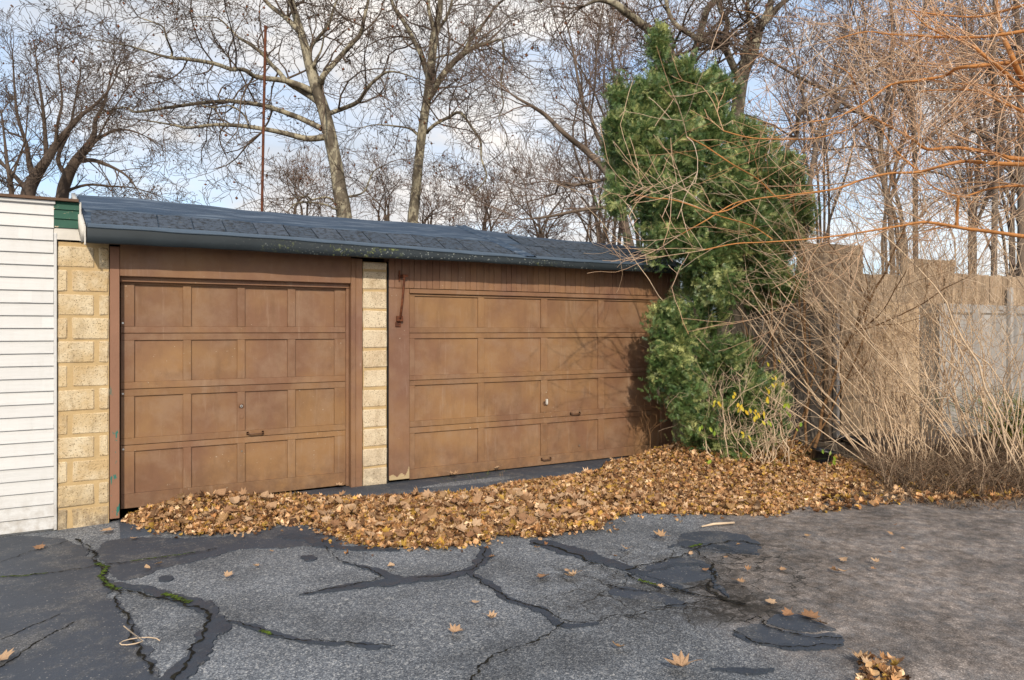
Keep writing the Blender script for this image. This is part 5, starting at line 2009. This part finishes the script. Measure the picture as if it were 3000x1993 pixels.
for k, (px, dp, lb) in enumerate(((1880, 24, 'far bare tree showing pale between evergreen and close trunks'), (2060, 22, 'far bare tree behind the two close trunks'), (2230, 25, 'far bare tree left of the right-edge trunks'), (2340, 21, 'far bare tree low at the right picture edge'), (1480, 28, 'far bare tree straight behind the evergreen top'), (1400, 24, 'far bare tree behind the slanting grey limbs'))):
    limbs = []
    b = at(px, 800, dp)
    b.z = -.3
    for j in range(7):
        e = at(px + R.uniform(-150, 150), R.uniform(-120, 260), dp + R.uniform(-2, 2))
        q = at(px + R.uniform(-30, 30), 560, dp)
        limbs.append(([b, q, q.lerp(e, .4) + Vector((R.uniform(-.5, .5), R.uniform(-.5, .5), .4)), q.lerp(e, .75) + Vector((R.uniform(-.4, .4), 0, .2)), e], [.09 if j == 0 else .05, .065 if j == 0 else .04, .035, .02, .010], 1.0))
    cfg = dict(TWG, len=1.9, per_m=1.1, rmin=dp * .00023, kids=[0, 3.4, 2.8, 1.7], **{'from': .3})
    build_tree('bare_tree', lb, 'tree', limbs, cfg, (M['dark'], M['dtwig']), 'far bare trees behind the right side', 300)

# orange-barked shrub tree reaching in from the right, close to the camera
DO = 7.4
orange = [
    T(4, .1, DO, (2350, 3000, 110), (2330, 2100, 95), (2290, 1500, 85), (2250, 1000, 70), (2230, 600, 55), (2200, 200, 40), (2180, -200, 25), wander=.05),
    T(4, 1.7, DO, (2240, 360, 40), (2000, 370, 34), (1792, 402, 28), (1650, 415, 26), (1500, 432, 24), (1350, 450, 22), (1270, 500, 20), (1080, 530, 17), (920, 556, 14), (800, 640, 12), (700, 705, 10), (560, 770, 8), (400, 800, 6), d_end=7.0),
    T(4, .75, DO, (2260, 1090, 44), (2000, 1085, 36), (1792, 1080, 30), (1560, 1070, 26), (1400, 1060, 24), (1280, 1082, 20), (1100, 1130, 18), (900, 1140, 15), (700, 1190, 13), d_end=7.0),
    T(4, .25, 7.0, (700, 1190, 13), (560, 1240, 11), (300, 1275, 9), (0, 1312, 6), (-150, 1380, 5), (-260, 1400, 4), d_end=6.8, wander=.02),
    T(4, 1, DO, (2250, 1060, 40), (1900, 1050, 32), (1700, 1035, 27), (1560, 1000, 25), (1350, 970, 22), (1160, 980, 20), (1080, 930, 18), (1000, 880, 16), (850, 800, 14), (740, 740, 11), (705, 610, 8), (640, 480, 6), (520, 420, 5), d_end=7.8),
    T(4, 1.7, DO, (2230, 150, 34), (2000, 180, 28), (1792, 205, 24), (1550, 240, 19), (1300, 245, 16), (1080, 235, 13), (900, 225, 10), (750, 210, 8), (560, 260, 5), d_end=7.0),
    T(4, 1.7, DO, (2230, 750, 44), (2000, 640, 40), (1792, 520, 36), (1705, 350, 32), (1642, 200, 26), (1610, 0, 20), (1590, -150, 14), d_end=7.6),
    T(4, 1.7, DO, (2230, 800, 40), (2000, 720, 32), (1792, 595, 26), (1670, 480, 24), (1560, 390, 22), (1450, 300, 19), (1330, 250, 15), (1180, 190, 10), (1060, 80, 7), d_end=7.0),
    T(4, 1, DO, (1120, 1140, 14), (1060, 1090, 13), (970, 1010, 12), (900, 920, 9), (860, 850, 6)),
    T(4, .25, DO, (800, 760, 11), (740, 790, 10), (640, 850, 9), (440, 905, 8), (250, 915, 7), (0, 905, 5), (-180, 860, 4), d_end=6.9),
    T(4, 1, DO, (2280, 1600, 44), (2000, 1580, 34), (1792, 1552, 28), (1600, 1525, 24), (1400, 1500, 22), (1160, 1460, 19), (1000, 1480, 15), (700, 1530, 12), d_end=7.1),
    T(4, .3, 7.1, (700, 1530, 12), (400, 1568, 9), (100, 1590, 7), (-100, 1600, 5), (-300, 1640, 4), d_end=6.9, wander=.02),
    T(4, .6, DO, (1350, 1500, 22), (1352, 1400, 20), (1360, 1300, 17), (1330, 1280, 9)),
    T(4, 1.7, DO, (2240, 900, 30), (2000, 850, 24), (1800, 740, 19), (1640, 670, 16), (1500, 600, 12), (1300, 590, 9), (1100, 600, 6)),
    T(4, 1.7, DO, (2260, 1250, 30), (2000, 1240, 24), (1760, 1220, 18), (1560, 1240, 14), (1380, 1290, 10), (1200, 1230, 8), (1110, 1130, 6)),
    T(4, 1.7, DO, (2240, 500, 26), (2000, 480, 20), (1792, 560, 14), (1600, 560, 11), (1350, 550, 8), (1150, 520, 6)),
    T(4, .12, DO, (300, 1280, 8), (180, 1300, 7), (50, 1180, 6), (-120, 1080, 5), (-300, 960, 4), (-420, 900, 3), d_end=6.4),
    T(4, .12, DO, (140, 1570, 8), (0, 1480, 7), (-200, 1420, 6), (-480, 1320, 5), (-640, 1300, 4), (-760, 1280, 3), d_end=6.6),
    T(4, 1.7, DO, (2230, -50, 26), (2000, -20, 22), (1700, 60, 18), (1500, 110, 14), (1250, 100, 10), (1000, 60, 7)),
    T(4, .12, DO, (0, 1312, 6), (-120, 1340, 5), (-300, 1450, 4), (-460, 1540, 3)),
]
CFO = dict(levels=3, kids=[0, 2.7, 1.7], ang=(18, 58), ang0=(22, 70), ratio=(.45, .75), crook=.13, up=.012, rmin=.0026, rmax=.008, len=1.05, per_m=3.6, ends=2)
build_tree('orange_barked_tree', 'orange-barked bare tree whose long branches reach in from the right', 'tree', orange, CFO, (M['orange'], M['otwig']))


# ------------------------------------------------------------------ SHRUBS of bare stems
def stem_shrub(name, label, base_px, base_py, depth, n, lean, height, spread, mats, cfg, r=(.004, .0095), bits=0, group=None, bw=.25):
    t = thing(name, label, 'shrub', (0, 0, 0), group)
    g = at(base_px, base_py, depth)
    small, tips = [], []
    cr = Vector((1, -B_, 0)).normalized()
    for k in range(n):
        b = g + cr * R.uniform(-bw, bw) + Vector((0, R.uniform(-.15, .15), 0))
        b.z = float(gz(b.x, b.y)) + 0.02 if b.y < .1 else -.1
        h = height * R.uniform(.55, 1.15)
        side = lean * R.uniform(.2, 1.5) + R.gauss(0, spread)
        bow = R.gauss(0, .16)
        e = b + cr * side * h + Vector((0, R.gauss(0, .22) * h, h))
        c1 = b.lerp(e, .33) + cr * bow * h * .6 + Vector((R.gauss(0, .08), R.gauss(0, .08), .10 * h))
        c2 = b.lerp(e, .68) + cr * bow * h * .5 + Vector((R.gauss(0, .10), R.gauss(0, .10), .08 * h))
        r0 = R.uniform(*r) * (1.5 if R.random() < .14 else 1.0)
        sp, sr = smooth_path([b, c1, c2, e], [r0, r0 * .85, r0 * .6, r0 * .3], 5)
        sp = [tuple(Vector(p) + Vector((R.gauss(0, .016), R.gauss(0, .016), 0))) for p in sp]
        V, F = batch_tubes([(sp, sr)], 5)
        obj('stem', np_mesh('stem', V, F, mats[0], smooth=True), t)
        for q in range(cfg['side']):
            j = R.randint(3, len(sp) - 2)
            d = norm3(tuple(Vector(sp[j + 1]) - Vector(sp[j])))
            a = math.radians(R.uniform(20, 80))
            p_ = rnd_perp(d)
            dd = norm3(tuple(d[i] * math.cos(a) + p_[i] * math.sin(a) for i in range(3)))
            grow(sp[j], dd, height * R.uniform(.16, .42), max(sr[j] * .6, .002), 1, cfg, small, tips)
    V, F = batch_tubes(small, 3)
    tw = obj('twigs', np_mesh('twigs', V, F, mats[1], smooth=True), t)
    tw['kind'] = 'stuff'
    return t, tips


CFS = dict(levels=3, kids=[0, 1.8, .9], ang=(20, 70), ratio=(.4, .75), crook=.22, up=.06, rmin=.0020, side=4)
shr = (M['tan'], M['tant'])
stem_shrub('bare_shrub', 'dense tan-stemmed bare shrub leaning left in front of the new fence boards', 2060, 1062, 8.9, 44, -.42, 3.0, .32, shr, CFS)
stem_shrub('bare_shrub', 'upright tan-stemmed bare shrub in front of the fence, between its neighbours', 2130, 1050, 9.0, 34, -.18, 3.4, .32, shr, CFS)
stem_shrub('bare_shrub', 'tan-stemmed bare shrub before the grey planks', 2260, 1040, 8.7, 34, -.42, 3.3, .32, shr, CFS)
stem_shrub('bare_shrub', 'tan-stemmed bare shrub at the right picture edge', 2350, 1045, 8.3, 26, -.25, 3.4, .32, shr, CFS)
stem_shrub('sapling_clump', 'few brown upright saplings between the evergreen and the fence posts', 1838, 1062, 9.2, 7, .02, 3.6, .10, (M['bstem'], M['bstem']), dict(CFS, side=6), (.012, .022))
shb, tips = stem_shrub('yellow_leaved_shrub', 'thin pale shrub with a few yellow leaves in front of the evergreen', 1715, 1075, 8.9, 15, -.12, 1.35, .28, (M['tan'], M['tan']), dict(CFS, side=7, levels=2), (.004, .008), bw=.38)
stem_shrub('bare_shrub', 'low pale twiggy shrub among the leaves beside the black pot', 1790, 1090, 8.8, 14, .05, .95, .25, (M['tan'], M['tan']), dict(CFS, side=5), (.004, .007), bw=.3)
stem_shrub('bare_sprout', 'thin bent bare sprout against the right end of the wider door', 1502, 1035, 8.9, 3, -.1, .9, .1, (M['bstem'], M['bstem']), dict(CFS, side=2), (.003, .005), bw=.06)

# yellow and green leaves of the shrub
YL_ME = []
for k in range(3):
    o_ = [(0, -.5, 0), (.22, -.2, .04), (.26, .1, .05), (.12, .38, .02), (0, .55, -.04), (-.12, .38, .02), (-.26, .1, .05), (-.22, -.2, .04)]
    mb = MB()
    mb.add([(0, 0, -.03 * k)] + o_, [(0, 1 + i, 1 + (i + 1) % 8) for i in range(8)])
    YL_ME.append(mb)
ymesh = [mb.mesh('leaf', M['yleaf']) for mb in YL_ME]
gmesh = [mb.mesh('leaf', M['gleaf']) for mb in YL_ME]
fwd = Vector((B_, 1, 0)).normalized()
for px, py, n, gr in ((1648, 928, 3, 0), (1655, 940, 2, 0), (1700, 940, 3, 0), (1716, 946, 3, 0), (1728, 942, 2, 0), (1745, 962, 6, 0), (1752, 970, 4, 0), (1765, 925, 2, 0), (1770, 905, 2, 0), (1795, 887, 3, 0), (1785, 840, 2, 0), (1783, 868, 2, 0), (1650, 990, 2, 1), (1615, 985, 2, 1), (1720, 1005, 3, 0), (1768, 972, 3, 1), (1810, 938, 3, 1), (1640, 1065, 2, 1), (1738, 1085, 2, 1), (1846, 980, 2, 1), (1915, 1060, 3, 1), (1905, 1035, 2, 1), (1690, 915, 2, 0), (1812, 960, 2, 1)):
    for k in range(n):
        p = at(px + R.gauss(0, 7), py + R.gauss(0, 6), R.uniform(8.45, 8.75))
        o = obj('leaf', (gmesh if gr else ymesh)[k % 3], shb)
        o.location = p
        s = R.uniform(.05, .08)
        o.scale = (s, s, s)
        o.rotation_euler = (R.uniform(.6, 1.7), R.uniform(-.6, .6), R.uniform(-1.2, .4))

# ------------------------------------------------------------------ EVERGREEN (yew)
YEW = thing('yew', 'tall ragged dark green evergreen at the right end of the garage', 'evergreen', (0, 0, 0))
lobes = []          # centre, radii (cross, depth, up)


def lobe(px, py, depth, rpx, rpy, rd):
    lobes.append((at(px, py, depth), rpx * depth / FPX, rd, rpy * depth / FPX))


lobe(1516, 118, 9.9, 11, 40, .09)
lobe(1516, 165, 9.9, 20, 50, .14)
lobe(1508, 205, 9.9, 32, 40, .2)
lobe(1430, 200, 9.7, 11, 34, .10)
lobe(1432, 240, 9.7, 26, 40, .16)
lobe(1640, 195, 10.1, 14, 30, .12)
lobe(1592, 190, 9.8, 14, 32, .12)
lobe(1478, 250, 9.8, 14, 34, .12)
lobe(1560, 210, 9.9, 12, 30, .1)
lobe(1595, 225, 9.8, 34, 42, .25)
lobe(1650, 235, 10.1, 40, 42, .3)
lobe(1530, 265, 9.9, 75, 55, .45)
lobe(1450, 300, 9.7, 46, 65, .35)
lobe(1500, 370, 9.7, 95, 80, .6)
lobe(1620, 320, 9.9, 90, 80, .6)
lobe(1480, 450, 9.6, 72, 70, .5)
lobe(1600, 430, 9.6, 120, 100, .8)
lobe(1710, 400, 10.1, 85, 75, .6)
lobe(1770, 440, 10.2, 65, 65, .5)
lobe(1700, 335, 10.1, 40, 50, .35)
lobe(1745, 385, 10.2, 55, 60, .4)
lobe(1815, 500, 10.3, 40, 70, .35)
lobe(1440, 390, 9.6, 50, 70, .4)
lobe(1520, 240, 9.9, 55, 60, .35)
lobe(1550, 520, 9.4, 95, 75, .6)
lobe(1680, 530, 9.6, 130, 95, .8)
lobe(1780, 540, 10.2, 65, 80, .5)
lobe(1620, 590, 9.3, 85, 60, .5)
lobe(1720, 625, 9.7, 95, 60, .6)
lobe(1600, 720, 9.6, 75, 80, .45)
lobe(1560, 800, 9.0, 58, 90, .33)
lobe(1630, 840, 9.4, 95, 105, .55)
lobe(1560, 900, 9.0, 52, 75, .30)
lobe(1640, 950, 9.3, 85, 85, .5)
lobe(1700, 880, 9.7, 55, 120, .45)
lobe(1690, 1010, 9.2, 60, 50, .35)
lobe(1760, 960, 9.5, 55, 60, .4)
for c, rx, ry, rz in list(lobes):         # ragged outline: shrink the masses, set small tufts round them
    lobes.remove((c, rx, ry, rz))
    lobes.append((c, rx * .82, ry * .86, rz * .82))
    for q in range(4):
        a_ = R.uniform(0, 6.28)
        dr = Vector((1, -B_, 0)).normalized() * math.cos(a_) * rx + Vector((0, 0, 1)) * math.sin(a_) * rz + fwd * R.uniform(-.8, .3) * ry
        f_ = R.uniform(.16, .34)
        lobes.append((c + dr * R.uniform(.80, .98), rx * f_, ry * f_ * 1.1, rz * f_ * 1.7))
CR = np.array(Vector((1, -B_, 0)).normalized())
FW = np.array(fwd)
rg = np.random.default_rng(77)
cent, axis, seedc = [], [], []
for c, rx, ry, rz in lobes:
    area = (rx * rz + ry * rz + rx * ry) * 4.2
    m_ = int(area * 140) + 7                      # shoots: each carries a tuft of sprigs
    v = rg.normal(0, 1, (m_, 3))
    v[:, 1] -= .35
    v /= np.linalg.norm(v, axis=1, keepdims=True)
    rad = rg.uniform(.45, 1.12, m_)
    loc = v[:, :1] * rx * CR + v[:, 1:2] * ry * FW + v[:, 2:3] * rz * np.array([0, 0, 1])
    tipp = np.array(c) + loc * rad[:, None]
    bough = np.sin(tipp[:, 0] * 8.3 + 1.7 * np.sin(tipp[:, 2] * 4.1)) * np.sin(tipp[:, 2] * 7.3 + 1.4 * np.sin(tipp[:, 1] * 5.0 + tipp[:, 0] * 3.0)) + .45 * np.sin(tipp[:, 1] * 11 + tipp[:, 2] * 9)
    outw = loc / (np.linalg.norm(loc, axis=1, keepdims=True) + 1e-6)
    tipp = tipp + outw * (np.clip(bough, -.5, 1) * .17)[:, None]
    keep_ = (bough > -.16) | ((rad < .60) & (bough > -.6))
    v, tipp, rad = v[keep_], tipp[keep_], rad[keep_]
    bough = bough[keep_]
    m_ = len(v)
    out = v @ np.stack([CR, FW, [0, 0, 1.0]])
    sd = out * .70 + np.array([0, 0, .45]) + rg.normal(0, .48, (m_, 3))
    sd /= np.linalg.norm(sd, axis=1, keepdims=True)
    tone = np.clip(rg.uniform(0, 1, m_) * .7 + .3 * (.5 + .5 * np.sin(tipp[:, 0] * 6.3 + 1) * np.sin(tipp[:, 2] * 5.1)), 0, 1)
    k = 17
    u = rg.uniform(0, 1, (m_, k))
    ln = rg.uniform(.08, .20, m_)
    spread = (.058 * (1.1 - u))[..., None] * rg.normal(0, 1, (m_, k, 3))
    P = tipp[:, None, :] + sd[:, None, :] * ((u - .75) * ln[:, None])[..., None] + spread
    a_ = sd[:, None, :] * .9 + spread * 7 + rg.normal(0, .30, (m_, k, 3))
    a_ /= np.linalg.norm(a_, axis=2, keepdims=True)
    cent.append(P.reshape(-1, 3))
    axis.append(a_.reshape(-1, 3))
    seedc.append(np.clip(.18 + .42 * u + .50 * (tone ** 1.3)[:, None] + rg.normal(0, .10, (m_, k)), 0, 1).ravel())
cent, axis, seedc = np.vstack(cent), np.vstack(axis), np.concatenate(seedc)
# nothing inside the garage or under the ground
inside = (cent[:, 0] < XR + .16) & (cent[:, 1] > -.04) & (cent[:, 2] < 2.52)
roofin = (cent[:, 0] < XR + .12) & (cent[:, 1] > -.36) & (cent[:, 2] > 2.40) & (cent[:, 2] < 2.62 + .43 * np.clip(cent[:, 1] + .3, 0, 1))
ok = ~inside & ~roofin & (cent[:, 2] > .02)
cent, axis, seedc = cent[ok], axis[ok], seedc[ok]
n = len(cent)
# a sprig: a short shoot with paired flat needles
kn = 6
side = np.cross(axis, rg.normal(0, 1, (n, 3)))
side /= np.linalg.norm(side, axis=1, keepdims=True)
Ls = rg.uniform(.06, .115, n)
V = np.zeros((n, kn * 2, 3, 3))
for k in range(kn):
    u = (k + .5) / kn
    base = cent + axis * (Ls * (u - .3))[:, None]
    for s_, sg in ((0, 1), (1, -1)):
        ln = (.034 * (1.1 - .5 * u)) * rg.uniform(.8, 1.2, n)
        tip = base + (side * sg * .85 + axis * .55 + rg.normal(0, .18, (n, 3))) * ln[:, None]
        w = axis * .0052
        V[:, k * 2 + s_, 0] = base - w
        V[:, k * 2 + s_, 1] = base + w
        V[:, k * 2 + s_, 2] = tip
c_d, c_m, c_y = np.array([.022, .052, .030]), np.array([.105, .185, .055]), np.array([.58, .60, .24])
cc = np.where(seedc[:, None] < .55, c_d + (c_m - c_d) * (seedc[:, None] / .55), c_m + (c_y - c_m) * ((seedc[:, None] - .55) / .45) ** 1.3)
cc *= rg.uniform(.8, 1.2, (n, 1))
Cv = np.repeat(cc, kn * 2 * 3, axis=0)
Vf = V.reshape(-1, 3)
Ff = np.arange(len(Vf)).reshape(-1, 3)
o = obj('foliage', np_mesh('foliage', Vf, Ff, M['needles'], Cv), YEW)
o['kind'] = 'stuff'
# trunks and inner limbs
yb = at(1655, 1040, 9.75)
yb.z = -.1
mb = MB()
tr = []
for (px, py, dp, r) in ((1600, 560, 9.8, .055), (1660, 520, 9.9, .06), (1720, 560, 10.0, .045)):
    e = at(px, py, dp)
    tr.append(([tuple(yb + Vector((R.uniform(-.1, .1), R.uniform(-.1, .1), 0))), tuple(yb.lerp(e, .45) + Vector((R.uniform(-.1, .1), 0, 0))), tuple(e), tuple(e + Vector((R.uniform(-.1, .1), 0, 1.2)))], [r * 1.5, r * 1.2, r, r * .5]))
V, F = batch_tubes(tr, 8)
obj('trunk', np_mesh('trunk', V, F, M['dark'], smooth=True), YEW)
sm = []
for c, rx, ry, rz in lobes:
    for k in range(7):
        v = Vector(rg.normal(0, 1, 3)).normalized()
        e = c + Vector(CR) * v.x * rx * .9 + Vector(FW) * v.y * ry * .9 + Vector((0, 0, v.z * rz * .9))
        if e.x < XR + .16 and e.y > -.1 and e.z < 2.7:
            continue
        s = c if c.z > 2.6 or c.x > XR + .1 else Vector((c.x, min(c.y, -.1), c.z))
        sm.append(([tuple(s), tuple(s.lerp(e, .5) + Vector((0, 0, .04))), tuple(e)], [.012, .009, .004]))
V, F = batch_tubes(sm, 4)
obj('limbs', np_mesh('limbs', V, F, M['dark'], smooth=True), YEW)['kind'] = 'stuff'


# ------------------------------------------------------------------ LOW BRUSH at the right
def brush(name, label, pts, n, h, colr, seed, wid=.005):
    """dead weeds and brambles: many thin bent blades"""
    rg = np.random.default_rng(seed)
    pg = np.array([on_ground(*p)[:2] for p in pts])
    P = rg.uniform(pg.min(0), pg.max(0), (n * 4, 2))
    P = P[in_poly(P, pg)][:n]
    n = len(P)
    hh = rg.uniform(.3, 1, n) * h
    d = rg.normal(0, .95, (n, 2))
    sd = rg.normal(0, 1, (n, 2))
    sd /= np.linalg.norm(sd, axis=1, keepdims=True)
    base = np.column_stack([P, gz(P[:, 0], P[:, 1]) - .02])
    V = np.zeros((n, 8, 3))
    for k, u in enumerate((0, .4, .75, 1.0)):
        c = base.copy()
        c[:, :2] += d * (hh * u ** 1.7)[:, None]
        c[:, 2] += hh * u * (1 - .25 * u)
        w = wid * (1 - .8 * u)
        V[:, 2 * k, :] = c
        V[:, 2 * k + 1, :] = c
        V[:, 2 * k, :2] -= sd * w
        V[:, 2 * k + 1, :2] += sd * w
    F = np.array([(0, 1, 3, 2), (2, 3, 5, 4), (4, 5, 7, 6)])
    F = (F[None] + (np.arange(n) * 8)[:, None, None]).reshape(-1, 4)
    colr = np.array(colr)
    c = colr[rg.integers(0, len(colr), n)] * rg.uniform(.6, 1.3, (n, 1))
    tag(obj(name, np_mesh(name, V.reshape(-1, 3), F, M['drybits'], np.repeat(c, 8, axis=0))), label, 'brush', kind='stuff')


BR = [(.22, .155, .10), (.15, .105, .07), (.32, .235, .16), (.11, .078, .055), (.25, .165, .11)]
brush('dead_brush', 'low mass of dead brown weeds under the shrubs at the right', [(1985, 1090), (2060, 1050), (2200, 1040), (2700, 1040), (2700, 1150), (2360, 1150), (2160, 1150), (2050, 1140)], 8500, .55, BR, 5)
brush('dead_brush', 'sparse short dead grass fringing the dusty asphalt', [(1930, 1120), (2020, 1110), (2500, 1130), (2600, 1190), (2200, 1175), (1960, 1150)], 2500, .16, BR, 6, .004)
GRN = [(.10, .15, .03), (.16, .20, .04), (.07, .10, .03), (.20, .15, .05)]
brush('green_weeds', 'greenish weeds before the grey planks at the right picture edge', [(2290, 1040), (2420, 1030), (2600, 1040), (2520, 1075), (2330, 1075)], 900, 1.35, GRN, 7, .012)
brush('green_weeds', 'few green sprouts at the foot of the yellow-leaved shrub', [(1610, 1062), (1760, 1056), (1850, 1075), (1800, 1100), (1680, 1098)], 160, .4, GRN, 9, .008)
brush('green_weeds', 'weeds and crumbs in the gap under the wider door', [(1010, 1104), (1170, 1088), (1180, 1096), (1020, 1116)], 130, .09, GRN + BR, 10, .003)
